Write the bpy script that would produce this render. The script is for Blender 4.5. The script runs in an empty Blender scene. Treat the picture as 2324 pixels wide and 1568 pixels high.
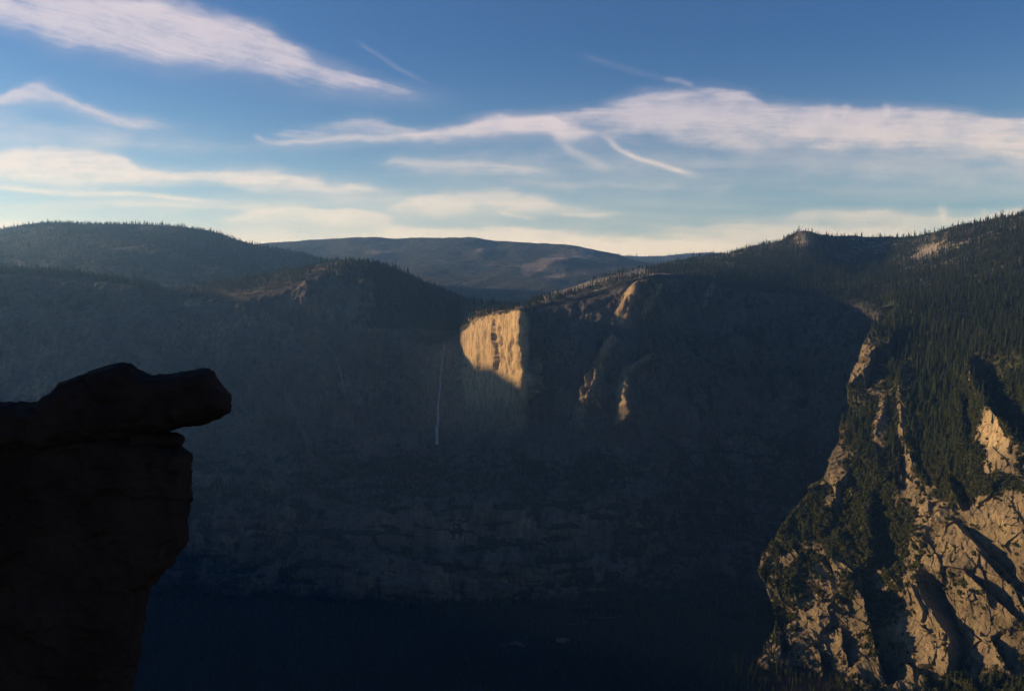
import bpy, bmesh, math, random
import numpy as np
from mathutils import Vector

random.seed(7)
rng = np.random.default_rng(11)
sc = bpy.context.scene
col = sc.collection

# ------------------------------------------------------------------ measures
F = 1808.0                      # focal length in photo units (2324 wide)
CX, CY, HOR = 1162.0, 784.0, 650.0
TH = math.atan((CY - HOR) / F)  # downward tilt
CT, ST = math.cos(TH), math.sin(TH)
CAMZ = 1000.0
SUN_AZ = math.radians(12.0)     # how far ahead of due left the sun stands
SUN_EL = math.radians(10.0)
SDIR = np.array([-math.cos(SUN_AZ) * math.cos(SUN_EL), math.sin(SUN_AZ) * math.cos(SUN_EL), math.sin(SUN_EL)])


def ray(px, py):
    x = (np.asarray(px, float) - CX) / F
    y = (CY - np.asarray(py, float)) / F
    return x, CT + y * ST, -ST + y * CT


def unproj(px, py, D):
    x, f, z = ray(px, py)
    k = np.asarray(D, float) / f
    return np.stack([x * k, np.asarray(D, float) + 0 * x, CAMZ + z * k], -1)


def project(P):
    P = np.asarray(P, float)
    dy, dz = P[..., 1], P[..., 2] - CAMZ
    fw = dy * CT - dz * ST
    up = dy * ST + dz * CT
    return CX + F * P[..., 0] / fw, CY - F * up / fw


# ------------------------------------------------------------------ noise
_perm = rng.permutation(4096).astype(np.int32)
_grad = rng.normal(size=(4096, 3))
_grad /= np.linalg.norm(_grad, axis=1)[:, None]
_gx, _gy, _gz = [np.ascontiguousarray(_grad[:, i]).astype(np.float32) for i in range(3)]


def perlin(P):
    P = np.asarray(P, float)
    I = np.floor(P)
    f = (P - I).astype(np.float32)
    I = I.astype(np.int32)
    w = f * f * f * (f * (f * 6 - 15) + 10)
    out = 0
    for dx in (0, 1):
        hx = _perm[(I[..., 0] + dx) & 4095]
        wx = w[..., 0] if dx else 1 - w[..., 0]
        for dy in (0, 1):
            hy = _perm[(hx + I[..., 1] + dy) & 4095]
            wy = w[..., 1] if dy else 1 - w[..., 1]
            for dz in (0, 1):
                g = _perm[(hy + I[..., 2] + dz) & 4095]
                d = (f[..., 0] - dx) * _gx[g] + (f[..., 1] - dy) * _gy[g] + (f[..., 2] - dz) * _gz[g]
                wz = w[..., 2] if dz else 1 - w[..., 2]
                out = out + d * wx * wy * wz
    return out * 1.6


def fbm(P, sc_, oct_=4, gain=0.5, off=0.0, ridged=False):
    Q = np.asarray(P, float) / np.asarray(sc_, float) + off
    a, s, tot = 1.0, 0, 0
    for k in range(oct_):
        n = perlin(Q)
        if ridged:
            n = 1 - 2 * np.abs(n)
        s = s + a * n
        tot += a
        a *= gain
        Q = Q * 2.03 + 17.3
    return s / tot


def facets(P, sc_, seed=0, tilt=0.9):
    """broken-slab relief: every Voronoi cell is a tilted plane with its own offset (values around -1..1)."""
    Q = np.asarray(P, float) / np.asarray(sc_, float) + seed * 7.13
    I = np.floor(Q).astype(np.int32)
    best = np.full(Q.shape[:-1], 1e9, np.float32); val = np.zeros(Q.shape[:-1], np.float32)
    for dx in (-1, 0, 1):
        for dy in (-1, 0, 1):
            for dz in (-1, 0, 1):
                h = _perm[(_perm[(_perm[(I[..., 0] + dx) & 4095] + I[..., 1] + dy) & 4095] + I[..., 2] + dz) & 4095]
                j1, j2, j3 = _gx[h] * .45 + .5, _gy[h] * .45 + .5, _gz[h] * .45 + .5
                ox = (Q[..., 0] - I[..., 0] - dx - j1).astype(np.float32)
                oy = (Q[..., 1] - I[..., 1] - dy - j2).astype(np.float32)
                oz = (Q[..., 2] - I[..., 2] - dz - j3).astype(np.float32)
                d = ox * ox + oy * oy + oz * oz
                h2 = _perm[(h + 77) & 4095]
                v = _gx[h2] * .6 + tilt * (_gx[_perm[h2]] * ox + _gy[_perm[h2]] * oy + _gz[_perm[h2]] * oz)
                m = d < best
                best = np.where(m, d, best); val = np.where(m, v, val)
    return val


# ------------------------------------------------------------------ curves
def pchip(xk, yk, x):
    xk, yk = np.asarray(xk, float), np.asarray(yk, float)
    if len(xk) == 2:
        return np.interp(x, xk, yk)
    h = np.diff(xk); d = np.diff(yk) / h
    m = np.zeros(len(xk))
    for i in range(1, len(xk) - 1):
        if d[i - 1] * d[i] > 0:
            w1, w2 = 2 * h[i] + h[i - 1], h[i] + 2 * h[i - 1]
            m[i] = (w1 + w2) / (w1 / d[i - 1] + w2 / d[i])
    m[0], m[-1] = d[0], d[-1]
    xc = np.clip(x, xk[0], xk[-1])
    i = np.clip(np.searchsorted(xk, xc) - 1, 0, len(xk) - 2)
    t = (xc - xk[i]) / h[i]
    return ((1 + 2 * t) * (1 - t) ** 2 * yk[i] + t * (1 - t) ** 2 * h[i] * m[i]
            + t * t * (3 - 2 * t) * yk[i + 1] + t * t * (t - 1) * h[i] * m[i + 1])


def surf(keys, ns, nt, axis='x', x0=None, x1=None, tw=None, smooth=True):
    """key curves -> px,py,D grids (nt rows along the stack of keys, ns samples along each)."""
    K = []
    for kk in keys:
        a = np.array(kk, float)
        if axis == 'x':
            s = np.linspace(x0, x1, ns)
            K.append(np.stack([s, pchip(a[:, 0], a[:, 1], s), pchip(a[:, 0], a[:, 2], s)], -1))
        else:
            s = a[:, 1]
            t = (s - s[0]) / (s[-1] - s[0])
            q = np.linspace(0, 1, ns)
            K.append(np.stack([pchip(t, a[:, 0], q), s[0] + q * (s[-1] - s[0]), pchip(t, a[:, 2], q)], -1))
    K = np.array(K)                                   # nk, ns, 3
    nk = len(K)
    pos = np.arange(nk, dtype=float) if tw is None else np.concatenate([[0], np.cumsum(tw)])
    T = np.linspace(pos[0], pos[-1], nt)
    out = np.zeros((nt, ns, 3))
    i = np.clip(np.searchsorted(pos, T, side='right') - 1, 0, nk - 2)
    h = np.diff(pos)
    d = np.diff(K, axis=0) / h[:, None, None]
    M = np.zeros_like(K)
    M[0], M[-1] = d[0], d[-1]
    for j in range(1, nk - 1):
        same = d[j - 1] * d[j] > 0
        M[j] = np.where(same, 2 * d[j - 1] * d[j] / np.where(same, d[j - 1] + d[j], 1), 0)
    t = ((T - pos[i]) / h[i])[:, None, None]
    H = h[i][:, None, None]
    out = ((1 + 2 * t) * (1 - t) ** 2 * K[i] + t * (1 - t) ** 2 * H * M[i]
           + t * t * (3 - 2 * t) * K[i + 1] + t * t * (t - 1) * H * M[i + 1])
    return out[..., 0], out[..., 1], out[..., 2]


def seg_dist(px, py, line):
    """nearest distance to a polyline, signed (+ = right of it when walking down), and position 0..1 along it."""
    best = np.full(px.shape, 1e9); sg = np.zeros(px.shape); tt = np.zeros(px.shape)
    n = len(line) - 1
    for k in range(n):
        (x0, y0), (x1, y1) = line[k][:2], line[k + 1][:2]
        dx, dy = x1 - x0, y1 - y0
        L2 = dx * dx + dy * dy
        t = np.clip(((px - x0) * dx + (py - y0) * dy) / L2, 0, 1)
        qx, qy = px - (x0 + t * dx), py - (y0 + t * dy)
        d = np.hypot(qx, qy)
        s = np.sign(qx * dy - qy * dx)
        m = d < best
        best = np.where(m, d, best); sg = np.where(m, s, sg); tt = np.where(m, (k + t) / n, tt)
    return best, sg, tt


def endfade(t, a=0.12):
    return np.clip(np.minimum(t, 1 - t) / a, 0, 1)


def step(px, py, line, out_amp, out_w, rec_amp, rec_w, wob=None):
    """a lip along line: stands out to its left, falls back sharply to its right. Returns metres toward the viewer."""
    if wob is not None:
        px = px + wob[0]; py = py + wob[1]
    d, s, t = seg_dist(px, py, line)
    e = endfade(t)
    L = np.where(s <= 0, out_amp * np.exp(-d / out_w), -rec_amp * (np.exp(-d / rec_w)))
    return L * e * (np.where(s <= 0, 1.0, np.clip(d / 1.5, 0, 1)))


def rib(px, py, line, amp, wl, wr, wob=None):
    """a crest along line, wl wide to the left and wr to the right."""
    if wob is not None:
        px = px + wob[0]; py = py + wob[1]
    d, s, t = seg_dist(px, py, line)
    w = np.where(s <= 0, wl, wr)
    return amp * np.clip(1 - d / w, 0, 1) * endfade(t)


def blob(px, py, cx, cy, rx, ry):
    return np.exp(-(((px - cx) / rx) ** 2 + ((py - cy) / ry) ** 2))


def smooth(x, a, b):
    t = np.clip((x - a) / (b - a), 0, 1)
    return t * t * (3 - 2 * t)


# ------------------------------------------------------------------ mesh helpers
def link(o, parent=None):
    col.objects.link(o)
    if parent is not None:
        o.parent = parent
    return o


def props(o, label=None, cat=None, group=None, kind=None):
    if label: o['label'] = label
    if cat: o['category'] = cat
    if group: o['group'] = group
    if kind: o['kind'] = kind
    return o


def np_mesh(name, V, Q, mats=(), attrs=None, smooth_=True, mat_idx=None):
    V = np.asarray(V, np.float32).reshape(-1, 3)
    Q = np.asarray(Q, np.int32)
    me = bpy.data.meshes.new(name)
    n, k = Q.shape
    me.vertices.add(len(V)); me.vertices.foreach_set('co', V.ravel())
    me.loops.add(n * k); me.loops.foreach_set('vertex_index', Q.ravel())
    me.polygons.add(n)
    me.polygons.foreach_set('loop_start', np.arange(0, n * k, k, dtype=np.int32))
    me.polygons.foreach_set('loop_total', np.full(n, k, np.int32))
    me.polygons.foreach_set('use_smooth', np.full(n, bool(smooth_)))
    for m in mats: me.materials.append(m)
    if mat_idx is not None: me.polygons.foreach_set('material_index', np.asarray(mat_idx, np.int32))
    me.update(calc_edges=True)
    for a, v in (attrs or {}).items():
        at = me.attributes.new(a, 'FLOAT', 'POINT')
        at.data.foreach_set('value', np.asarray(v, np.float32).ravel())
    return me


def grid_faces(nt, ns, off=0):
    a = np.arange(nt * ns).reshape(nt, ns) + off
    return np.stack([a[:-1, :-1], a[1:, :-1], a[1:, 1:], a[:-1, 1:]], -1).reshape(-1, 4)


def normals(P):
    ds = np.gradient(P, axis=1); dt = np.gradient(P, axis=0)
    n = np.cross(ds, dt)
    n /= np.linalg.norm(n, axis=-1)[..., None] + 1e-9
    # face the camera
    v = np.array([0, 0, CAMZ]) - P
    s = np.sign((n * v).sum(-1))[..., None]
    s[s == 0] = 1
    return n * s


SHEETS = {}


def build_sheet(name, px, py, D, disp, veg, mat, kind='structure', label=None, skirts=(), smooth_=True, pale=None):
    """disp: fn(P,px,py)->(along normal, along +z) metres. skirts: which edges get a receding back side."""
    P = unproj(px, py, D)
    N = normals(P)
    hn, hz = disp(P, px, py)
    P = P + N * np.asarray(hn)[..., None]
    P[..., 2] += hz
    P[..., 2] = np.maximum(P[..., 2], -30)
    vg = veg(P, px, py)
    SHEETS[name] = (P, px, py, vg)
    Pm, vm = P, vg
    pm = pale(P, px, py) if pale else None
    def add(Pm, vm, edge, moves):
        for mv in moves:
            mv = np.array(mv, float)
            if edge == 'top': Pm = np.concatenate([(P[0] + mv)[None], Pm], 0); vm = np.concatenate([vm[:1], vm], 0)
            if edge == 'left': Pm = np.concatenate([(P[:, 0] + mv)[:, None], Pm], 1); vm = np.concatenate([vm[:, :1], vm], 1)
        return Pm, vm
    for edge, moves in skirts:
        Pm, vm = add(Pm, vm, edge, moves)
    Pm = Pm.copy(); Pm[..., 2] = np.maximum(Pm[..., 2], -30)
    nt, ns = Pm.shape[:2]
    me = np_mesh(name, Pm, grid_faces(nt, ns), [mat], {'veg': vm} if pm is None else {'veg': vm, 'pale': np.concatenate([pm[:1]] * (nt - len(pm)) + [pm], 0)}, smooth_)
    o = link(bpy.data.objects.new(name, me))
    return props(o, kind=kind, label=label)


# ------------------------------------------------------------------ materials
def mat_new(name):
    m = bpy.data.materials.new(name); m.use_nodes = True
    nt = m.node_tree; nt.nodes.clear()
    out = nt.nodes.new('ShaderNodeOutputMaterial')
    return m, nt, out


def N(nt, typ, **kw):
    n = nt.nodes.new(typ)
    for k, v in kw.items():
        if k in n.inputs: n.inputs[k].default_value = v
        else: setattr(n, k, v)
    return n


def mix_rgb(nt, fac, a, b):
    m = nt.nodes.new('ShaderNodeMix'); m.data_type = 'RGBA'
    if isinstance(fac, (int, float)): m.inputs[0].default_value = fac
    else: nt.links.new(fac, m.inputs[0])
    for i, c in ((6, a), (7, b)):
        if isinstance(c, tuple): m.inputs[i].default_value = (*c, 1)
        else: nt.links.new(c, m.inputs[i])
    return m.outputs[2]


def ramp(nt, fac, lo, hi, a=0.0, b=1.0):
    m = nt.nodes.new('ShaderNodeMapRange'); m.inputs[1].default_value = lo; m.inputs[2].default_value = hi
    m.inputs[3].default_value = a; m.inputs[4].default_value = b; m.interpolation_type = 'SMOOTHSTEP'
    nt.links.new(fac, m.inputs[0])
    return m.outputs[0]


def noise_tex(nt, vec, scale, detail=4, rough=0.55, typ='FBM'):
    n = nt.nodes.new('ShaderNodeTexNoise'); n.inputs['Scale'].default_value = scale
    n.inputs['Detail'].default_value = detail; n.inputs['Roughness'].default_value = rough
    nt.links.new(vec, n.inputs['Vector'])
    return n.outputs[0]


def rock_material(name, lo, hi, dark, ground, stretch=(1, 1, 0.22), tilt=0.0, bump=3.0, s=1.0, cover=1.0, pale=None, cracks=0.0):
    m, nt, out = mat_new(name)
    tc = N(nt, 'ShaderNodeTexCoord')
    mp = N(nt, 'ShaderNodeMapping'); mp.inputs['Scale'].default_value = stretch
    mp.inputs['Rotation'].default_value = (0, tilt, 0)
    nt.links.new(tc.outputs['Object'], mp.inputs[0])
    st = mp.outputs[0]; ob = tc.outputs['Object']
    big = ramp(nt, noise_tex(nt, ob, 0.006 * s, 5), 0.35, 0.65)
    base = mix_rgb(nt, big, lo, hi)
    fine = ramp(nt, noise_tex(nt, ob, 0.07 * s, 6, 0.7), 0.3, 0.7, 0.0, 0.6)
    base = mix_rgb(nt, fine, base, tuple(0.5 * c for c in lo))
    streak = ramp(nt, noise_tex(nt, st, 0.045 * s, 6, 0.65), 0.5, 0.66)
    base = mix_rgb(nt, streak, base, dark)
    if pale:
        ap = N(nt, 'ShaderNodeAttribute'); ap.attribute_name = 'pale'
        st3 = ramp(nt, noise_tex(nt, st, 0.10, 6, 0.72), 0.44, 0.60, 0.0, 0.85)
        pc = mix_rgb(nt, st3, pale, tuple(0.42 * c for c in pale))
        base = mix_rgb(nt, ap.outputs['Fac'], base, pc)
    if cracks:
        wv = N(nt, 'ShaderNodeVectorMath'); wv.operation = 'ADD'
        wn = N(nt, 'ShaderNodeTexNoise'); wn.inputs['Scale'].default_value = 0.02; wn.inputs['Detail'].default_value = 4
        nt.links.new(ob, wn.inputs['Vector'])
        ws = N(nt, 'ShaderNodeVectorMath'); ws.operation = 'SCALE'; ws.inputs['Scale'].default_value = 70
        nt.links.new(wn.outputs['Color'], ws.inputs[0]); nt.links.new(ws.outputs[0], wv.inputs[1]); nt.links.new(st, wv.inputs[0])
        vo = N(nt, 'ShaderNodeTexVoronoi'); vo.feature = 'DISTANCE_TO_EDGE'; vo.inputs['Scale'].default_value = 0.022
        nt.links.new(wv.outputs[0], vo.inputs['Vector'])
        ck = ramp(nt, vo.outputs['Distance'], 0.0, 0.03, cracks, 0.0)
        base = mix_rgb(nt, ck, base, tuple(0.35 * c for c in dark))
    at = N(nt, 'ShaderNodeAttribute'); at.attribute_name = 'veg'
    n2 = noise_tex(nt, ob, 0.03 * s, 6, 0.7)
    ad = N(nt, 'ShaderNodeMath'); ad.operation = 'ADD'
    nt.links.new(at.outputs['Fac'], ad.inputs[0]); nt.links.new(n2, ad.inputs[1])
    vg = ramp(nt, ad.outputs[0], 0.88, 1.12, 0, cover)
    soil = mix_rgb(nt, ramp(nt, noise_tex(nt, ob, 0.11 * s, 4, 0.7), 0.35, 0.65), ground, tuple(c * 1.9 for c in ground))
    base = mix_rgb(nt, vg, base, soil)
    b = N(nt, 'ShaderNodeBsdfPrincipled'); b.inputs['Roughness'].default_value = 0.95
    b.inputs['Specular IOR Level'].default_value = 0.12
    nt.links.new(base, b.inputs['Base Color'])
    bp = N(nt, 'ShaderNodeBump'); bp.inputs['Strength'].default_value = 0.8; bp.inputs['Distance'].default_value = bump
    h1 = noise_tex(nt, st, 0.09 * s, 8, 0.7); h2 = noise_tex(nt, ob, 0.05 * s, 8, 0.72)
    mm = N(nt, 'ShaderNodeMath'); mm.operation = 'ADD'
    nt.links.new(h1, mm.inputs[0]); nt.links.new(h2, mm.inputs[1])
    nt.links.new(mm.outputs[0], bp.inputs['Height']); nt.links.new(bp.outputs[0], b.inputs['Normal'])
    nt.links.new(b.outputs[0], out.inputs[0])
    return m


M_NORTH = rock_material('granite_north', (0.062, 0.057, 0.054), (0.100, 0.091, 0.082), (0.03, 0.028, 0.03), (0.012, 0.015, 0.012), bump=4, pale=(0.42, 0.315, 0.185))  # the last colour carries the golden sunlight of the prow
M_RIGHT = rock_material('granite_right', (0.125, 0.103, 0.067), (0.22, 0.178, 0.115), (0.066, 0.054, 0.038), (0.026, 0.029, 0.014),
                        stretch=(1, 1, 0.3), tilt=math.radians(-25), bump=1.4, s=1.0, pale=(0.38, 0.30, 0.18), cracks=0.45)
M_PLAT = rock_material('granite_upland', (0.20, 0.18, 0.15), (0.36, 0.32, 0.27), (0.13, 0.12, 0.10), (0.015, 0.019, 0.013), stretch=(1, 1, 1), bump=3)
M_FAR = rock_material('far_granite', (0.11, 0.095, 0.085), (0.30, 0.235, 0.19), (0.08, 0.07, 0.065), (0.034, 0.036, 0.030), stretch=(1, 1, 1), bump=6, s=0.5)


def plain(name, c, rough=0.9, var=0.4, scale=0.5, bump=0.0, bs=1.0):
    m, nt, out = mat_new(name)
    tc = N(nt, 'ShaderNodeTexCoord')
    f = ramp(nt, noise_tex(nt, tc.outputs['Object'], scale, 5, 0.65), 0.3, 0.7)
    base = mix_rgb(nt, f, tuple(x * (1 - var) for x in c), tuple(x * (1 + var) for x in c))
    b = N(nt, 'ShaderNodeBsdfPrincipled'); b.inputs['Roughness'].default_value = rough
    b.inputs['Specular IOR Level'].default_value = 0.1
    nt.links.new(base, b.inputs['Base Color'])
    if bump:
        bp = N(nt, 'ShaderNodeBump'); bp.inputs['Strength'].default_value = 0.7; bp.inputs['Distance'].default_value = bump
        nt.links.new(noise_tex(nt, tc.outputs['Object'], bs, 8, 0.7), bp.inputs['Height'])
        nt.links.new(bp.outputs[0], b.inputs['Normal'])
    nt.links.new(b.outputs[0], out.inputs[0])
    return m


def foliage(name, c):
    m, nt, out = mat_new(name)
    oi = N(nt, 'ShaderNodeObjectInfo')
    base = mix_rgb(nt, oi.outputs['Random'], tuple(x * 0.6 for x in c), (c[0] * 1.5, c[1] * 1.35, c[2] * 1.1))
    d = N(nt, 'ShaderNodeBsdfDiffuse'); t = N(nt, 'ShaderNodeBsdfTranslucent')
    nt.links.new(base, d.inputs[0]); nt.links.new(base, t.inputs[0])
    mx = N(nt, 'ShaderNodeMixShader'); mx.inputs[0].default_value = 0.25
    nt.links.new(d.outputs[0], mx.inputs[1]); nt.links.new(t.outputs[0], mx.inputs[2])
    nt.links.new(mx.outputs[0], out.inputs[0])
    return m


M_NEEDLE = foliage('conifer_needles', (0.036, 0.051, 0.024))
M_LEAF = foliage('oak_leaves', (0.052, 0.062, 0.024))
M_BARK = plain('bark', (0.075, 0.05, 0.035), var=0.3, scale=8)
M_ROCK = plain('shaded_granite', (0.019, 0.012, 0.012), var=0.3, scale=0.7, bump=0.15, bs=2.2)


# ------------------------------------------------------------------ NORTH WALL (dome, fall alcove, lit prow, canyon wall)
X0, X1 = -260, 2080
crest = [(-260, 592, 4350), (-120, 600, 4300), (0, 608, 4250), (100, 613, 4200), (200, 622, 4150), (300, 634, 4100), (350, 648, 4150), (375, 660, 4250),
         (430, 651, 4320), (480, 642, 4350), (540, 632, 4350), (600, 622, 4350), (650, 613, 4350), (700, 605, 4350), (740, 596, 4300),
         (780, 591, 4250), (820, 591, 4200), (860, 598, 4200), (900, 611, 4200), (950, 632, 4250), (1000, 653, 4300), (1040, 668, 4350),
         (1100, 684, 4400), (1160, 691, 4400), (1185, 693, 4200), (1200, 694, 3700), (1215, 691, 3510), (1300, 674, 3520), (1380, 653, 3560), (1420, 638, 3580),
         (1500, 623, 3700), (1560, 622, 3800), (1650, 638, 3850), (1750, 650, 3850), (1850, 658, 3800), (1920, 670, 3700), (2000, 688, 3450), (2080, 705, 3400)]
rimk = [(-260, 600, 4200), (0, 616, 4120), (200, 632, 4050), (300, 645, 4000), (350, 665, 3950), (385, 686, 3920), (420, 691, 3900), (500, 681, 3910),
        (560, 669, 3930), (620, 655, 3960), (680, 636, 4000), (740, 612, 4080), (780, 602, 4100), (830, 620, 4020), (880, 665, 3950),
        (930, 735, 3740), (960, 752, 3690), (1000, 751, 3668), (1044, 748, 3656), (1054, 743, 3600), (1075, 732, 3515), (1100, 722, 3430),
        (1130, 712, 3340), (1160, 705, 3250), (1176, 701, 3200), (1186, 702, 3190), (1197, 704, 3440), (1215, 696, 3480), (1300, 679, 3490), (1380, 658, 3530), (1420, 642, 3550),
        (1500, 628, 3670), (1560, 627, 3760), (1650, 644, 3800), (1750, 657, 3800), (1850, 666, 3750), (1920, 678, 3650), (2000, 697, 3400), (2080, 715, 3350)]
r2 = [(-260, 760, 3750), (0, 760, 3700), (300, 760, 3680), (420, 760, 3720), (600, 760, 3740), (800, 770, 3830), (880, 785, 3820), (940, 790, 3690),
      (1000, 790, 3655), (1045, 790, 3640), (1056, 790, 3580), (1100, 790, 3430), (1160, 790, 3240), (1184, 790, 3175), (1196, 790, 3340), (1215, 790, 3410), (1300, 780, 3330), (1400, 775, 3300),
      (1500, 770, 3420), (1600, 765, 3620), (1800, 770, 3650), (2000, 780, 3350), (2080, 785, 3300)]
r3 = [(-260, 880, 3560), (0, 880, 3500), (300, 880, 3480), (600, 880, 3540), (800, 890, 3650), (900, 890, 3660), (960, 885, 3620), (1010, 880, 3600),
      (1060, 880, 3520), (1110, 880, 3400), (1160, 880, 3260), (1188, 880, 3190), (1202, 880, 3300), (1230, 880, 3300), (1300, 880, 3230), (1400, 880, 3160),
      (1500, 880, 3260), (1600, 880, 3420), (1800, 880, 3520), (2000, 880, 3250), (2080, 880, 3150)]
r4 = [(-260, 1000, 3330), (0, 1000, 3300), (400, 1000, 3280), (700, 1000, 3400), (850, 1005, 3480), (950, 1005, 3520), (1010, 1000, 3480), (1080, 985, 3380),
      (1150, 968, 3280), (1200, 962, 3220), (1300, 975, 3150), (1400, 990, 3070), (1600, 1000, 3280), (1800, 1000, 3350), (2000, 1000, 3100), (2080, 1000, 3050)]
r5 = [(-260, 1110, 2960), (0, 1110, 2960), (400, 1110, 2930), (800, 1120, 3030), (1000, 1120, 2980), (1200, 1120, 2860), (1400, 1120, 2800), (1600, 1120, 2980), (1800, 1120, 3000), (2080, 1120, 2780)]
r6 = [(-260, 1180, 2765), (0, 1180, 2765), (400, 1170, 2735), (700, 1160, 2785), (900, 1155, 2725), (1100, 1150, 2685), (1380, 1150, 2635), (1450, 1180, 2715), (1600, 1200, 2795), (1800, 1200, 2795), (2080, 1200, 2595)]
r7 = [(-260, 1270, 2670), (400, 1270, 2650), (700, 1265, 2670), (900, 1255, 2600), (1100, 1255, 2570), (1300, 1255, 2550), (1450, 1280, 2570), (1600, 1300, 2590), (1800, 1300, 2580), (2080, 1300, 2430)]
r7b = [(-260, 1290, 2595), (400, 1290, 2585), (700, 1285, 2595), (900, 1278, 2525), (1100, 1278, 2495), (1300, 1278, 2485), (1450, 1310, 2515), (1600, 1330, 2515), (1800, 1330, 2485), (2080, 1330, 2335)]
r8 = [(-260, 1375, 2495), (400, 1375, 2495), (700, 1378, 2485), (900, 1385, 2455), (1000, 1380, 2445), (1200, 1375, 2435), (1450, 1380, 2415), (1600, 1385, 2415), (1800, 1385, 2395), (2080, 1380, 2325)]
r9 = [(-260, 1430, 2420), (2080, 1430, 2340)]
px, py, D = surf([crest, rimk, r2, r3, r4, r5, r6, r7, r7b, r8, r9], 960, 440, 'x', X0, X1, tw=[0.7, 1.3, 1.5, 1.5, 1.2, 0.8, 1.1, 0.35, 1.2, 0.5])

px = px + (fbm(np.stack([0 * px, py, 0 * px], -1), (1, 34, 1), 4, .6, off=2) * 11 + (py - 780) * .035) * np.exp(-((px - 1190) / 24) ** 2) * smooth(py, 702, 725)


def disp_north(P, px, py):
    wob = (fbm(P, 60, 3) * 9, fbm(P, 60, 3, off=40) * 9)
    top = pchip([k[0] for k in rimk], [k[1] for k in rimk], px)
    cl = smooth(py, top + 2, top + 26)                         # 0 on the uplands, 1 on the walls
    face = blob(px, py, 1120, 800, 75, 130)
    fl = fbm(P, (38, 60, 300), 4, 0.55)
    fl2 = fbm(P, (15, 22, 110), 3, 0.6, off=9)
    big = fbm(P, (210, 210, 260), 4, 0.5, off=3, ridged=True)
    h = cl * (fl * 12 + fl2 * 5 + big * 26 * (1 - 0.93 * np.clip(face * 1.4, 0, 1)))
    h = h + (1 - cl) * fbm(P, 160, 4, off=5) * 12
    W = P + np.stack([fbm(P, 50, 2, off=81), fbm(P, 50, 2, off=82), fbm(P, 50, 2, off=83)], -1) * 22
    fc = facets(W, (48, 60, 120), 1); fc2 = facets(W, (17, 22, 40), 2)
    h += cl * (fc * 9 + fc2 * 3.2) * (1 - .75 * np.clip(face * 1.4, 0, 1)) * (1 - .85 * blob(px, py, 990, 765, 60, 40))
    h = h * (1 - .9 * blob(px, py, 985, 765, 62, 34))
    ragged = np.clip(1 + .3 * fl + .45 * fl2, 0.4, 1.6)
    h += cl * smooth(py, 1000, 1120) * fbm(P, (70, 70, 40), 4, 0.6, off=2, ridged=True) * 10
    h += smooth(py, 1230, 1330) * fbm(P, (170, 170, 60), 4, .55, off=88) * 75
    lowr = smooth(py, 930, 1040)
    h += lowr * fbm(P, (150, 220, 420), 4, .5, off=52) * 55
    for l, a_ in (([(870, 800), (845, 900), (850, 1010)], -45), ([(430, 760), (465, 880), (480, 1000), (470, 1100)], -45), ([(300, 720), (330, 860), (320, 1000)], 50),
                  ([(1235, 930), (1250, 1030), (1245, 1130)], -40), ([(1500, 880), (1480, 1000), (1500, 1200)], 55), ([(1640, 900), (1660, 1050), (1700, 1200)], -55),
                  ([(780, 700), (800, 760), (860, 860)], 35), ([(1790, 900), (1800, 1100), (1830, 1250)], 60), ([(120, 760), (90, 900), (110, 1100)], -60)):
        h += rib(px, py, l, a_, 45, 60, (wob[0] * 1.5, wob[1] * 1.5))
    # the lit prow: three grooves and a dark chimney
    h += rib(px, py, [(1118, 722), (1122, 760), (1127, 800), (1126, 850)], -30, 3.5, 5, wob) * 1.0
    h += rib(px, py, [(1135, 735), (1138, 770), (1136, 790)], -20, 4, 4, wob)
    h += rib(px, py, [(1088, 760), (1090, 800), (1086, 850), (1090, 930)], -12, 4, 4, wob)
    h += rib(px, py, [(1165, 740), (1163, 790), (1158, 840)], -14, 4, 5, wob)
    h += rib(px, py, [(1140, 800), (1152, 850)], -9, 4, 4, wob)
    # buttresses right of it that catch the sun on their left flanks
    rb = lambda line, amp, wl, wr: rib(px, py, line, amp, wl * .55, wr * .8, (wob[0] * .6, wob[1] * .6)) * ragged * smooth(py, top + 6, top + 30)
    h += rb([(1212, 800), (1204, 830), (1198, 860), (1206, 905)], 48, 13, 16)
    h += rb([(1462, 632), (1446, 645), (1432, 670), (1420, 700), (1408, 728)], 85, 26, 60)
    h += rb([(1478, 660), (1466, 690), (1452, 722)], 40, 14, 25)
    h += rb([(1404, 770), (1385, 790), (1372, 820), (1350, 862), (1335, 900), (1326, 930)], 70, 28, 80)
    h += rb([(1378, 800), (1368, 850), (1360, 900), (1352, 915)], 45, 13, 22)
    h += rb([(1374, 880), (1366, 915), (1360, 930)], 22, 9, 16)
    h += rb([(1462, 805), (1452, 828), (1420, 848), (1408, 880), (1404, 915), (1408, 955), (1400, 1000)], 85, 17, 60)
    h += rb([(1612, 645), (1600, 668), (1588, 698)], 45, 16, 40)
    h += rb([(560, 800), (590, 900), (640, 1000), (700, 1080)], 60, 60, 80)
    h += rb([(700, 640), (690, 720), (720, 800)], 40, 60, 50)
    return h * np.clip((px + 400) / 200, 0, 1), 0 * h


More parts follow.
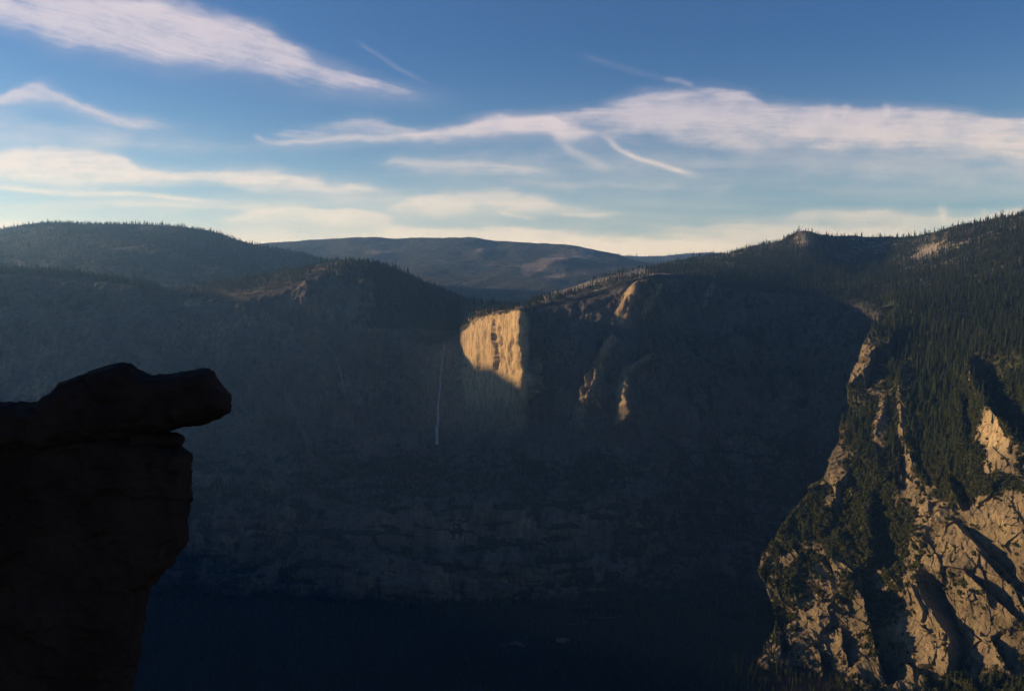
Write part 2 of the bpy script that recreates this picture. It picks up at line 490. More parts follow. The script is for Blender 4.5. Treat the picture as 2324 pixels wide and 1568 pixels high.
def veg_shade_north(P, px, py):
    top = pchip([k[0] for k in rimk], [k[1] for k in rimk], px)
    v = 0.45 * (1 - smooth(py, top, top + 14)) + 0.12
    v = v - 0.2 * blob(px, py, 560, 680, 200, 22)
    v += 0.6 * smooth(px + (py - 620) * .6, 790, 960) * (1 - smooth(px, 1030, 1060)) * (1 - smooth(py, 742, 752))  # dome's right flank: forest tone also carries its deep shade
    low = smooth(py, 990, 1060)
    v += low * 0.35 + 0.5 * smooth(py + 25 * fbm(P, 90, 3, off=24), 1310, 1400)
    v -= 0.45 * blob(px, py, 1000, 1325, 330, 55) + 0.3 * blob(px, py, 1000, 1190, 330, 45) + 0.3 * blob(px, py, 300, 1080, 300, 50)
    v += 0.28 * smooth(px, 1480, 1640) * (1 - low)
    v += 0.25 * smooth(px, 350, 100) * (1 - smooth(py, 700, 800))
    v -= 0.5 * blob(px, py, 1110, 860, 90, 120)
    v += .8 * blob(px, py, 985, 762, 60, 26)  # lip of the fall darkened to look shaded, using the forest ground tone
    v += .5 * smooth(fbm(P, (170, 90, 24), 4, .55, off=37), .08, .3) * smooth(py, 980, 1060)
    v += .35 * smooth(fbm(P, (60, 60, 140), 4, .55, off=39), .1, .35) * (1 - blob(px, py, 1100, 850, 120, 150))
    v += 0.15 * fbm(P, 120, 3, off=21)
    return np.clip(v, 0, 1)


def pale_sunlit_north(P, px, py):
    """clean pale granite, with sunlight put into its colour: the prow beside the fall, the sharp buttress edges."""
    f = smooth(px, 1040, 1062) * (1 - smooth(px, 1186, 1200)) * (1 - smooth(py, 860, 985))  # lit prow brightened through its colour
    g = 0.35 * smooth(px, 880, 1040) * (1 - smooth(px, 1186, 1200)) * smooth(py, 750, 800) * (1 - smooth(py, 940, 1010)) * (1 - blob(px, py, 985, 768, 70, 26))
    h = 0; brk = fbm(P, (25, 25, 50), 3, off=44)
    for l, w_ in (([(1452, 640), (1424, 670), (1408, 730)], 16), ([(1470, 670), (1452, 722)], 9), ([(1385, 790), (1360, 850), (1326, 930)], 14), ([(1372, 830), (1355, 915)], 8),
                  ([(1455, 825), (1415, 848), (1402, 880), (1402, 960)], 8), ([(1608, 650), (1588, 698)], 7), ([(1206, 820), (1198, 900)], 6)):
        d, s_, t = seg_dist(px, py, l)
        h = np.maximum(h, 0.75 * np.exp(-(d / (w_ * .85)) ** 2) * np.clip(.75 + 1.6 * brk, 0, 1))  # buttress edges lightened to look sunlit
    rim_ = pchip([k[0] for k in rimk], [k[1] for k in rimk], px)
    q = 0.9 * np.exp(-((py - rim_ + 3) / 7) ** 2) * (px > 400) * (px < 770) * (0.5 + fbm(P, 80, 3, off=77))  # dome rim lightened to look sunlit
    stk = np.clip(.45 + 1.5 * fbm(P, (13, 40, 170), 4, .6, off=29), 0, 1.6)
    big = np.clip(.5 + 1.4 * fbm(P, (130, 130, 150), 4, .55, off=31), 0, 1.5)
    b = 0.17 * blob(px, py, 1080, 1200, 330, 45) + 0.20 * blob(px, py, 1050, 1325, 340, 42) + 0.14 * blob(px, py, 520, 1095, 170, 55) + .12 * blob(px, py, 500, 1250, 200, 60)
    b += 0.12 * blob(px, py, 720, 720, 200, 70) + 0.10 * blob(px, py, 480, 770, 130, 60) + .22 * blob(px, py, 30, 850, 260, 110) + .10 * blob(px, py, 820, 900, 150, 110)  # left end also paler, standing in for the brighter mist there
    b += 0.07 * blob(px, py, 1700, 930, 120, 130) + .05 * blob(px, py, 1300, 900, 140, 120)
    blk = np.clip(.65 + .9 * facets(P + fbm(P, 60, 3, off=3)[..., None] * 30, (55, 60, 80), 5, .5), 0, 1.7)  # blocky tones stand in for relief shading on the dim walls
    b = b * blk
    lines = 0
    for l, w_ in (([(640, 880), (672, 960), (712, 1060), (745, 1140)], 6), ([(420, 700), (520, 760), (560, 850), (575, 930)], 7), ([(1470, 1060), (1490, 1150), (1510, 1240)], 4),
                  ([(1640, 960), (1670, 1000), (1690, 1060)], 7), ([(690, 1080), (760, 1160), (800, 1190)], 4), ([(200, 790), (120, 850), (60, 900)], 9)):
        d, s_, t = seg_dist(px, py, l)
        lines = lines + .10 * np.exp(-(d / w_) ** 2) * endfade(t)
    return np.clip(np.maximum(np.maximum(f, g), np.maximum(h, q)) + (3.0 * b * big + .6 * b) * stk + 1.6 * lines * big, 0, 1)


o = build_sheet('cliffs', px, py, D, disp_north, veg_shade_north, M_NORTH, pale=pale_sunlit_north,
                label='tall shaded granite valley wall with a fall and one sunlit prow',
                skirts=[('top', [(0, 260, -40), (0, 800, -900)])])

# ------------------------------------------------------------------ UPLAND right (forested plateau up to the skyline)
crestP = [(1190, 694, 3900), (1215, 681, 4000), (1240, 668, 4100), (1300, 650, 4300), (1340, 636, 4450), (1380, 622, 4600), (1440, 610, 4800), (1500, 598, 5000), (1560, 588, 5200), (1640, 575, 5500),
          (1700, 560, 5500), (1760, 550, 5400), (1790, 540, 5350), (1812, 532, 5250), (1830, 529, 5200), (1850, 533, 5150), (1900, 535, 5200), (2000, 536, 5200), (2070, 536, 5100), (2110, 531, 4900),
          (2150, 518, 4700), (2200, 508, 4500), (2260, 495, 4250), (2324, 488, 4000), (2480, 472, 3700)]
Q_top = [(2035, 692, 3050), (2100, 715, 2880), (2200, 745, 2650), (2324, 775, 2350), (2480, 800, 2050)]
rimP = [(k[0], k[1] + 1.0, k[2] - 3) for k in rimk if 1186 < k[0] < 2010] + [(2035, 692, 3050), (2060, 700, 2985)] + Q_top[1:]
mid1 = [(1190, 697, 3750), (1240, 674, 3850), (1300, 660, 4000), (1380, 636, 4200), (1440, 620, 4400), (1500, 608, 4550), (1640, 590, 4900), (1700, 580, 4900), (1780, 572, 4850), (1830, 575, 4700), (1900, 580, 4750), (2000, 590, 4600), (2100, 585, 4250), (2200, 580, 3850), (2324, 580, 3450), (2480, 580, 3200)]
mid2 = [(1190, 700, 3550), (1240, 682, 3620), (1300, 668, 3700), (1380, 648, 3850), (1440, 630, 3950), (1500, 617, 4050), (1640, 612, 4250), (1780, 620, 4200), (1900, 630, 4050), (2000, 645, 3800), (2100, 650, 3450), (2200, 660, 3150), (2324, 670, 2850), (2480, 680, 2600)]
px, py, D = surf([crestP, mid1, mid2, rimP], 800, 330, 'x', 1190, 2480)


def disp_up(P, px, py):
    h = fbm(P, (420, 420, 420), 5, 0.5, off=8) * 30 + fbm(P, 60, 3, off=1) * 5
    h += 16 * blob(px, py, 1822, 540, 34, 16) - 60 * blob(px, py, 1960, 575, 90, 25) + 14 * blob(px, py, 2150, 545, 60, 20)
    e = smooth(py, 0, 1)
    edge = np.minimum(1, np.linspace(1, 0, px.shape[0])[:, None] * 12)
    return 0 * h, h * edge


def veg_up(P, px, py):
    v = 0.62 + 0.25 * fbm(P, 220, 3, off=30) + 0 * px
    v -= 0.40 * blob(px, py, 1825, 545, 22, 14) + 0.10 * blob(px, py, 2150, 545, 60, 20) + 0.3 * blob(px, py, 2100, 565, 40, 15)
    v += .7 * blob(px, py, 2010, 688, 70, 22)
    d, s, t = seg_dist(px, py, [(1235, 672), (1300, 655), (1340, 643), (1380, 632), (1460, 614)])
    v -= 0.6 * np.exp(-(d / 8) ** 2) * (1 - t * 0.5)
    d, s, t = seg_dist(px, py, [(1290, 678), (1400, 650), (1480, 627), (1560, 628)])
    v -= 0.4 * np.exp(-(d / 5) ** 2)
    return np.clip(v, 0, 1)


build_sheet('uplands', px, py, D, disp_up, veg_up, M_PLAT, label='forested plateau above the cliffs rising to the right skyline',
            skirts=[('top', [(0, 500, -60), (0, 1500, -900)])])

# ------------------------------------------------------------------ RIGHT MOUNTAINSIDE
K0 = [(2035, 692, 3050), (2008, 725, 2980), (1985, 745, 2930), (1960, 790, 2850), (1937, 850, 2760), (1924, 900, 2700), (1922, 915, 2690), (1938, 928, 2680), (1925, 950, 2650), (1912, 975, 2620),
      (1890, 1040, 2560), (1865, 1090, 2520), (1848, 1115, 2500), (1825, 1135, 2480), (1790, 1180, 2450), (1760, 1235, 2410), (1727, 1300, 2350), (1745, 1335, 2310), (1758, 1385, 2260), (1766, 1430, 2180),
      (1745, 1475, 2110), (1700, 1530, 2010), (1650, 1570, 1950), (1560, 1640, 1850), (1500, 1700, 1780)]
K1 = [(2075, 705, 2960), (2050, 760, 2860), (2010, 850, 2700), (1985, 920, 2600), (1970, 1000, 2520), (1930, 1090, 2440), (1890, 1180, 2370), (1850, 1300, 2270), (1848, 1400, 2160), (1820, 1500, 2060), (1760, 1600, 1950), (1700, 1700, 1860)]
K2 = [(2150, 730, 2780), (2140, 850, 2560), (2120, 950, 2430), (2100, 1050, 2330), (2060, 1150, 2260), (2030, 1250, 2200), (2010, 1350, 2140), (2000, 1450, 2060), (1980, 1550, 1950), (1950, 1700, 1830)]
K3 = [(2250, 757, 2530), (2240, 850, 2360), (2220, 950, 2230), (2215, 1050, 2130), (2200, 1150, 2080), (2190, 1250, 2030), (2180, 1350, 1985), (2180, 1450, 1935), (2180, 1550, 1880), (2180, 1700, 1790)]
K4 = [(2350, 780, 2290), (2350, 900, 2130), (2350, 1050, 2000), (2350, 1200, 1940), (2350, 1350, 1890), (2350, 1500, 1830), (2350, 1600, 1770), (2380, 1700, 1710)]
K5 = [(2480, 800, 2050), (2480, 950, 1950), (2480, 1100, 1870), (2480, 1300, 1810), (2480, 1500, 1750), (2480, 1700, 1660)]
# (grid is: keys run left->right, samples run down)
px, py, D = surf([K0, K1, K2, K3, K4, K5], 900, 560, 'y', tw=[0.6, 1, 1.15, 1.15, 1.2])


def disp_right(P, px, py):
    wob = (fbm(P, 45, 4) * 9, fbm(P, 45, 4, off=40) * 9)
    wob2 = (fbm(P, 25, 3, off=7) * 7, fbm(P, 25, 3, off=47) * 7)
    cl = np.clip(smooth(py, 1000, 1150) + 0.7 * np.exp(-((px - 1950) / 60) ** 2) + 0.35, 0, 1) * smooth(py, 700, 760)
    # dipping slabs: noise stretched along a line falling to the right
    a = math.radians(55)
    u = P[..., 0] * math.cos(a) - P[..., 2] * math.sin(a)      # along the dip
    v = P[..., 0] * math.sin(a) + P[..., 2] * math.cos(a)
    S = np.stack([u, P[..., 1], v], -1)
    slab = fbm(S, (170, 120, 45), 5, 0.55, off=5, ridged=True)
    vert = fbm(P, (17, 36, 150), 4, 0.6, off=12)
    crag = fbm(P, (85, 85, 85), 5, 0.5, off=15, ridged=True)
    fine = fbm(P, (13, 13, 17), 3, 0.65, off=33)
    W = S + np.stack([fbm(P, 60, 2, off=81), fbm(P, 60, 2, off=82), fbm(P, 60, 2, off=83)], -1) * 9
    W2 = P + np.stack([fbm(P, 40, 2, off=84), fbm(P, 40, 2, off=85), fbm(P, 40, 2, off=86)], -1) * 6
    fc = facets(W, (110, 70, 55), 1, 1.1); fc2 = facets(W2, (24, 26, 64), 2, 1.0); fc3 = facets(W2, (9, 10, 24), 3)
    low = smooth(py, 1130, 1250)
    faces = np.clip(blob(px, py, 2075, 1450, 60, 90) + 1.2 * blob(px, py, 2240, 1230, 130, 120) + blob(px, py, 2255, 990, 45, 60) + blob(px, py, 2235, 1440, 70, 70), 0, 1)
    calm = 1 - 0.55 * faces
    h = cl * ((slab * 13 * low * calm) + vert * 3 * (1 - 0.2 * faces) + crag * 6 * calm + fine * .5 + fc * 19 * (1 - .45 * faces) + fc2 * 4.8 * (1 - .55 * faces) + fc3 * 1.3)
    sp = lambda l, *k: step(px, py, l, *k, wob=wob)
    # far left crag with its shaded hollow
    h += sp([(2035, 755), (2020, 790), (1985, 805), (1972, 835), (1962, 880)], 26, 30, 60, 26)
    h += rib(px, py, [(2052, 815), (2045, 880), (2048, 930), (2052, 980), (2068, 1035)], 34, 16, 30, wob2)
    h += rib(px, py, [(2012, 905), (2002, 960), (1990, 1010)], 22, 18, 22, wob2)
    h += sp([(1930, 1065), (1915, 1100), (1905, 1130), (1880, 1160)], 14, 30, 45, 24)
    # bright triangular face at the far right and the dark slope behind its crest
    h += sp([(2218, 815), (2222, 860), (2232, 900), (2262, 945), (2300, 985), (2345, 1050)], 38, 40, 70, 60)
    h += sp([(2190, 900), (2190, 980), (2196, 1040)], 4, 20, 34, 20)
    # crags of the middle
    h += sp([(2066, 1030), (2088, 1075), (2118, 1110)], 16, 20, 34, 12)
    h += sp([(2030, 1030), (2048, 1080), (2040, 1115)], 14, 20, 22, 14)
    h += rib(px, py, [(2168, 1150), (2140, 1185), (2110, 1210), (2082, 1236)], 26, 18, 16, wob2)
    h += sp([(2160, 1085), (2172, 1120), (2186, 1165)], 12, 20, 44, 24)
    # three long gullies with shaded right banks
    h += sp([(1920, 1330), (1945, 1352), (1962, 1390), (1978, 1440), (1990, 1500), (2010, 1560)], 34, 40, 100, 46)
    h += sp([(2096, 1290), (2098, 1330), (2112, 1370), (2140, 1412), (2158, 1440), (2158, 1500), (2150, 1535)], 26, 60, 92, 42)
    h += sp([(2168, 1185), (2196, 1212), (2232, 1246), (2262, 1275), (2300, 1310)], 20, 40, 48, 20)
    h += sp([(2188, 1298), (2222, 1328), (2262, 1362), (2330, 1420)], 18, 30, 44, 20)
    h += sp([(2225, 1250), (2262, 1300), (2310, 1340), (2360, 1400)], 12, 30, 34, 16)
    h += sp([(1840, 1470), (1862, 1500), (1868, 1560)], 20, 26, 44, 22)
    h += sp([(1905, 1430), (1912, 1480), (1935, 1530)], 18, 26, 40, 18)
    h += sp([(1800, 1240), (1815, 1262), (1826, 1290)], 16, 22, 30, 12)
    h += sp([(1985, 1120), (1975, 1180), (1990, 1240), (1985, 1290)], 16, 30, 50, 30)
    h += sp([(2248, 1440), (2262, 1480), (2290, 1520)], 16, 30, 50, 26)
    h += sp([(1755, 1400), (1775, 1440), (1770, 1500)], 14, 26, 40, 22)
    h += sp([(2040, 1490), (2080, 1530), (2120, 1560)], 14, 26, 40, 20)
    edge = np.minimum(1, np.linspace(0, 1, px.shape[1])[None, :] * 14)      # meets the uplands at its top
    return h * edge * np.clip(py / 690 - 0.9, 0, 1) * 1.0 * 10 if False else h * edge, 0 * h


def veg_right(P, px, py):
    v = 0.37 + 0.38 * fbm(P, 70, 4, off=60) + 0 * px
    v += 0.62 * (1 - smooth(py, 740, 800)) + 0.28 * (1 - smooth(py, 900, 1180))
    v += 0.55 * blob(px, py, 2140, 920, 70, 160) + 0.5 * blob(px, py, 2310, 870, 70, 110)
    v += 0.45 * blob(px, py, 1990, 1200, 75, 130) + 0.38 * blob(px, py, 1830, 1180, 60, 60) + 0.35 * blob(px, py, 1790, 1340, 45, 90)
    v += 0.4 * blob(px, py, 2175, 1060, 30, 60) + 0.25 * blob(px, py, 2260, 1100, 90, 22) + 0.5 * smooth(py, 1525, 1560) * smooth(px, 2080, 2200)
    v += 0.5 * smooth(-px, -1720, -1640) * smooth(py, 1380, 1450)
    v -= 0.55 * blob(px, py, 2262, 990, 50, 55) + 0.4 * blob(px, py, 2080, 1450, 65, 80) + 0.35 * blob(px, py, 2240, 1220, 110, 80) + 0.35 * blob(px, py, 1860, 1460, 80, 80)
    v -= 0.4 * blob(px, py, 2052, 960, 14, 80) + 0.5 * blob(px, py, 1965, 825, 40, 75) + .3 * blob(px, py, 2062, 850, 10, 50) + 0.3 * blob(px, py, 2005, 960, 12, 50) + 0.3 * blob(px, py, 2065, 1100, 25, 40)
    v -= 0.3 * blob(px, py, 2250, 1440, 90, 80) + .4 * blob(px, py, 1902, 1055, 20, 55) + .4 * blob(px, py, 1995, 985, 13, 60) + .5 * blob(px, py, 2064, 1090, 16, 45) + .5 * blob(px, py, 2214, 870, 9, 55) + .35 * blob(px, py, 1790, 1290, 22, 30)
    return np.clip(v, 0, 1)


def pale_sunlit_right(P, px, py):
    v = blob(px, py, 2258, 985, 52, 55) * 1.0 + .55 * blob(px, py, 2260, 1190, 90, 70) + .3 * blob(px, py, 2010, 1400, 25, 50) + .35 * blob(px, py, 2110, 1170, 40, 30)  # pale slabs, and the sunlit bright face raised through its colour
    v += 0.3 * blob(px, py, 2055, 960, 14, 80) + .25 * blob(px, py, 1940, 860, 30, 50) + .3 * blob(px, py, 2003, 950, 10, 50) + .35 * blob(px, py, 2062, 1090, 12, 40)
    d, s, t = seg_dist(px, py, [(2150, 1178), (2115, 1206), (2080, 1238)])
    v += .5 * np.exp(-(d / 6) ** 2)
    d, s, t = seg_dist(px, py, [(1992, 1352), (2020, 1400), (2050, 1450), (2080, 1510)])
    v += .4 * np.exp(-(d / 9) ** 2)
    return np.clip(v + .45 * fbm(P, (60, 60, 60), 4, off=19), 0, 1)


build_sheet('mountainside', px, py, D, disp_right, veg_right, M_RIGHT, pale=pale_sunlit_right, label='steep sunlit granite mountainside with gullies and trees at the right', smooth_=False,
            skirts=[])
# its far side, so that it has depth beyond the outline: a back sheet falling away behind the left edge
Pm = SHEETS['mountainside'][0]
edge = Pm[0]
rows = [edge]
for k, (mx, my, mz) in enumerate([(8, 25, -3), (40, 90, -8), (160, 240, -20), (420, 420, -60), (900, 600, -200)]):
    n = np.stack([fbm(edge, 60, 3, off=k + 3) * 12 * (1 if k else .5)] * 3, -1)
    rows.append(edge + np.array([mx, my, mz]) + n)
R = np.array(rows); R[..., 2] = np.maximum(R[..., 2], -30)
me = np_mesh('mountainside_back', R, grid_faces(*R.shape[:2]), [M_RIGHT], {'veg': np.full(R.shape[:2], 1.0)})
props(link(bpy.data.objects.new('hills', me)), kind='structure')

# ------------------------------------------------------------------ FAR HILLS
farA = [(480, 575, 11000), (560, 560, 11000), (600, 552, 11000), (650, 549, 11000), (700, 546, 11000), (745, 543, 11000), (800, 539, 10800), (850, 538, 10800), (900, 541, 10800), (960, 539, 10800),
        (1020, 540, 10600), (1075, 539, 10500), (1110, 546, 10500), (1180, 549, 10300), (1240, 553, 10200), (1300, 558, 10000), (1350, 568, 9800), (1400, 577, 9700), (1440, 590, 9500), (1500, 600, 9400), (1600, 606, 9300), (1700, 606, 9300)]
farB = [(480, 600, 9600), (700, 590, 9600), (900, 588, 9300), (1100, 590, 9000), (1250, 596, 8800), (1350, 600, 8700), (1450, 606, 8600), (1700, 612, 8600)]
farC = [(480, 650, 7600), (700, 645, 7600), (900, 640, 7500), (1100, 645, 7200), (1250, 645, 7000), (1350, 640, 7000), (1450, 636, 7000), (1700, 630, 7000)]
farD = [(480, 720, 5600), (1100, 715, 5400), (1300, 712, 5400), (1700, 700, 5400)]
px, py, D = surf([farA, farB, farC, farD], 700, 260, 'x', 480, 1700)


def disp_far(P, px, py):
    e = np.minimum(1, np.linspace(0, 1, px.shape[0])[:, None] * 10)
    h = fbm(P, (1100, 1100, 1100), 4, 0.45, off=2) * 80 * (0.15 + 0.85 * e) + fbm(P, 170, 4, off=4) * 13
    h += 60 * blob(px, py, 1285, 600, 50, 9) + 50 * blob(px, py, 1095, 572, 25, 10)
    return 0 * h, h


def veg_far(P, px, py):
    v = 0.66 + 0.22 * fbm(P, 350, 4, off=13) + 0 * px
    d, s, t = seg_dist(px, py, [(1195, 612), (1240, 596), (1290, 582), (1335, 574)])
    v -= 0.9 * np.exp(-(d / 10) ** 2)
    d, s, t = seg_dist(px, py, [(1245, 630), (1275, 618)])
    v -= 0.5 * np.exp(-(d / 8) ** 2)
    v -= 0.55 * blob(px, py, 1095, 568, 14, 6) + 0.35 * blob(px, py, 860, 575, 30, 6) + 0.2 * blob(px, py, 1150, 600, 60, 8)
    return np.clip(v, 0, 1)


build_sheet('hills', px, py, D, disp_far, veg_far, M_FAR, label='hazy wooded hills far beyond the valley', skirts=[('top', [(0, 500, -60), (0, 1800, -800)])])

SHEETS['far'] = SHEETS['hills']
# a last ridge in the gap
far2 = [(1200, 600, 15000), (1340, 588, 15000), (1390, 580, 15000), (1450, 581, 15000), (1500, 580, 15000), (1560, 576, 15000), (1610, 573, 15000), (1660, 575, 15000), (1720, 580, 15000), (1900, 584, 15000)]
px, py, D = surf([far2, [(k[0], k[1] + 50, k[2] - 3500) for k in far2]], 300, 60, 'x', 1200, 1900)
build_sheet('hills', px, py, D, lambda P, x, y: (0 * x, fbm(P, 700, 4) * 25), lambda P, x, y: 0.62 + 0.3 * fbm(P, 400, 3), M_FAR,
            label='thin blue ridge on the horizon in the gap', skirts=[('top', [(0, 500, -60), (0, 1500, -800)])])
SHEETS['ridge'] = SHEETS['hills']

# left hill
LA = [(-300, 560, 7600), (-100, 540, 7600), (0, 524, 7600), (60, 514, 7600), (120, 509, 7600), (180, 510, 7500), (260, 510, 7400), (320, 511, 7300), (400, 515, 7200), (450, 521, 7150), (500, 532, 7100), (540, 546, 7100),
      (580, 557, 7100), (640, 570, 7100), (700, 582, 7100), (760, 596, 7100), (900, 640, 7000)]
LB = [(-300, 590, 6600), (0, 560, 6600), (200, 548, 6400), (400, 552, 6300), (560, 588, 6300), (700, 606, 6300), (900, 650, 6300)]
LC = [(-300, 620, 5600), (0, 612, 5500), (200, 612, 5400), (400, 630, 5300), (560, 640, 5300), (700, 650, 5400), (900, 680, 5400)]
LD = [(-300, 690, 4700), (0, 690, 4600), (400, 710, 4600), (900, 730, 4600)]
px, py, D = surf([LA, LB, LC, LD], 600, 240, 'x', -300, 900)


def disp_left(P, px, py):
    e = np.minimum(1, np.linspace(0, 1, px.shape[0])[:, None] * 10)
    h = fbm(P, (700, 700, 700), 5, 0.5, off=22, ridged=True) * 50 * (0.15 + 0.85 * e) + fbm(P, 120, 3, off=4) * 8
    return 0 * h, h


build_sheet('hills', px, py, D, disp_left, lambda P, x, y: np.clip(0.66 + 0.3 * fbm(P, 300, 4, off=5) - 0.3 * blob(x, y, 300, 575, 90, 10), 0, 1), M_FAR,
            label='rounded dark wooded hill at the left skyline', skirts=[('top', [(0, 500, -60), (0, 1500, -800)])])
SHEETS['left_hill'] = SHEETS['hills']
# farther shoulder behind it
LE = [(-300, 540, 9500), (0, 522, 9500), (60, 510, 9500), (100, 505, 9500), (150, 505, 9500), (200, 512, 9500), (300, 520, 9500)]
px, py, D = surf([LE, [(k[0], k[1] + 60, 8200) for k in LE]], 200, 40, 'x', -300, 300)
build_sheet('hills', px, py, D, lambda P, x, y: (0 * x, fbm(P, 400, 4) * 16), lambda P, x, y: 0.65 + 0 * x, M_FAR,
            label='pale shoulder of hill behind the left skyline', skirts=[('top', [(0, 500, -60), (0, 1300, -800)])])
SHEETS['shoulder'] = SHEETS['hills']

# ------------------------------------------------------------------ VALLEY FLOOR and an unseen western ridge shaped to shade it
gx = np.concatenate([np.linspace(-7500, -1600, 40), np.linspace(-1580, 1480, 205), np.linspace(1500, 7500, 40)])
gy = np.concatenate([np.linspace(-2000, 1500, 30), np.linspace(1512, 2700, 100), np.linspace(2750, 17800, 60)])
GX, GY = np.meshgrid(gx, gy)
G = np.stack([GX, GY, 0 * GX], -1)
G[..., 2] = fbm(G, 400, 3) * 2 - 1


def clearing(x, y):
    Q = np.stack([x, y, 0 * x], -1)
    c = np.exp(-(((x - 70) / 130) ** 2 + ((y - 2185) / 50) ** 2)) + .7 * np.exp(-(((x - 250) / 160) ** 2 + ((y - 2330) / 50) ** 2)) + .6 * np.exp(-(((x + 520) / 200) ** 2 + ((y - 2250) / 40) ** 2))
    return c * np.clip(.1 + 2.6 * fbm(Q, (60, 26, 1), 4, off=65), 0, 1)


M_FLOOR = rock_material('valley_floor', (0.10, 0.09, 0.08), (0.15, 0.135, 0.12), (0.08, 0.07, 0.06), (0.018, 0.014, 0.011), stretch=(1, 1, 1), bump=2)
me = np_mesh('ground', G, grid_faces(*G.shape[:2]), [M_FLOOR], {'veg': np.clip(1 - 1.3 * clearing(GX, GY), 0, 1)})
props(link(bpy.data.objects.new('ground', me)), kind='structure')


def shade_ridge_H(u):   # shadow edge that the unseen ridge is shaped to cast on the valley, where w = 0
    return np.interp(u, [-2500, -200, 300, 900, 1300, 1550, 1750, 1900, 2100, 2450, 2650, 2900, 3100, 3300, 3600, 4000, 4600, 5200, 6500],
                     [1000, 1080, 1080, 940, 620, 400, 130, 60, 45, 130, 310, 415, 490, 520, 430, 420, 380, 200, 100])


uu = np.linspace(-2300, 6000, 420)
ww = np.interp(uu, [900, 2600], [2600, 6500])
tanE = math.tan(SUN_EL)
ca, sa = math.cos(SUN_AZ), math.sin(SUN_AZ)
shade_ridge_rows = []
Ht = shade_ridge_H(uu) + ww * tanE
for k, (dw, hf) in enumerate([(-1300, 0.0), (-900, 0.35), (-450, 0.78), (-150, 0.95), (0, 1.0), (200, 0.93), (700, 0.6), (950, 0.3), (1060, 0.0)]):
    w_ = ww + dw
    X = uu * sa - w_ * ca; Y = uu * ca + w_ * sa
    Z = Ht * hf - (20 if hf == 0 else 0)
    shade_ridge_rows.append(np.stack([X, Y, Z], -1))
R = np.array(shade_ridge_rows)
f = np.clip(R[..., 2] / 400, 0, 1)
R[..., 2] += f * fbm(R, (500, 500, 500), 5, 0.5, off=91) * 22
me = np_mesh('hills', R, grid_faces(*R.shape[:2]), [M_FAR], {'veg': np.full(R.shape[:2], 0.6)})
props(link(bpy.data.objects.new('hills', me)), kind='structure', label='unseen western ridge shaped to shade the valley')

# ------------------------------------------------------------------ TREE PROTOTYPES
def conifer(seed, slim=1.0, ragged=0.2, lean=0.0):
    r = random.Random(seed)
    V, Fc, mi = [], [], []
    # trunk
    n = 6
    hs = [0, 0.3, 0.65, 0.97]; rs = [0.017, 0.012, 0.007, 0.0015]
    for h, q in zip(hs, rs):
        for k in range(n):
            a = 2 * math.pi * k / n
            V.append((q * math.cos(a), q * math.sin(a), h - (0.03 if h == 0 else 0)))
    for j in range(3):
        for k in range(n):
            a, b = j * n + k, j * n + (k + 1) % n
            Fc.append((a, b, b + n, a + n))
    trunk = (np.array(V), np.array(Fc))
    V, Fc = [], []
    z = r.uniform(0.08, 0.2)
    while z < 0.985:
        t = (z - 0.08) / 0.92
        R0 = 0.135 * slim * (1 - t) ** 0.75 * min(1, 0.55 + t * 3.5) + 0.008
        nb = 7 if t < 0.7 else 5
        a0 = r.uniform(0, 6.28)
        for k in range(nb):
            if r.random() < ragged * 0.5: continue
            a = a0 + 6.283 * k / nb + r.uniform(-.3, .3)
            L = R0 * r.uniform(1 - ragged * 1.5, 1 + ragged)
            wd = L * r.uniform(0.34, 0.5)
            dr = L * r.uniform(0.15, 0.5)
            th = 0.018 + 0.01 * r.random()
            c, s = math.cos(a), math.sin(a)
            b = len(V)
            V += [(0, 0, z + th), (c * L * .55 - s * wd, s * L * .55 + c * wd, z - dr * .4 - .01),
                  (c * L, s * L, z - dr), (c * L * .55 + s * wd, s * L * .55 - c * wd, z - dr * .4 - .01), (c * L * .5, s * L * .5, z + th * .6)]
            Fc += [(b, b + 1, b + 4, b + 4), (b + 1, b + 2, b + 4, b + 4), (b + 2, b + 3, b + 4, b + 4), (b + 3, b, b + 4, b + 4)]
        z += 0.030 + 0.024 * (1 - t) * r.uniform(.6, 1.3)
    b = len(V)
    V += [(0.008, 0, 0.96), (-0.004, 0.007, 0.96), (-0.004, -0.007, 0.96), (0, 0, 1.0)]
    Fc += [(b, b + 1, b + 3, b + 3), (b + 1, b + 2, b + 3, b + 3), (b + 2, b, b + 3, b + 3)]
    return trunk, (np.array(V), np.array(Fc))


def tri(Fc):
    return Fc[:, :3]


def bush(seed, n=90):
    r = random.Random(seed)
    V, Fc = [], []
    lumps = [(r.uniform(-.45, .45), r.uniform(-.45, .45), r.uniform(.25, .8), r.uniform(.35, .6)) for _ in range(5)]
    for _ in range(n):
        lx, ly, lz, lr = r.choice(lumps)
        while True:
            d = Vector((r.uniform(-1, 1), r.uniform(-1, 1), r.uniform(-.7, 1)))
            if 0.2 < d.length < 1: break
        d.normalize()
        p = Vector((lx, ly, lz)) + d * lr * r.uniform(.75, 1.05)
        if p.z < 0: p.z = 0.02
        t = d.orthogonal().normalized(); q = d.cross(t)
        an = r.uniform(0, 6.28); s = r.uniform(.12, .24)
        t2 = (t * math.cos(an) + q * math.sin(an) + d * r.uniform(-.5, .5)) * s
        q2 = (q * math.cos(an) - t * math.sin(an) + d * r.uniform(-.5, .5)) * s
        b = len(V)
        V += [tuple(p - t2 - q2 * .4), tuple(p + t2 * .3 - q2), tuple(p + t2 + q2 * .5), tuple(p - t2 * .4 + q2)]
        Fc.append((b, b + 1, b + 2, b + 3))
    return np.array(V), np.array(Fc)


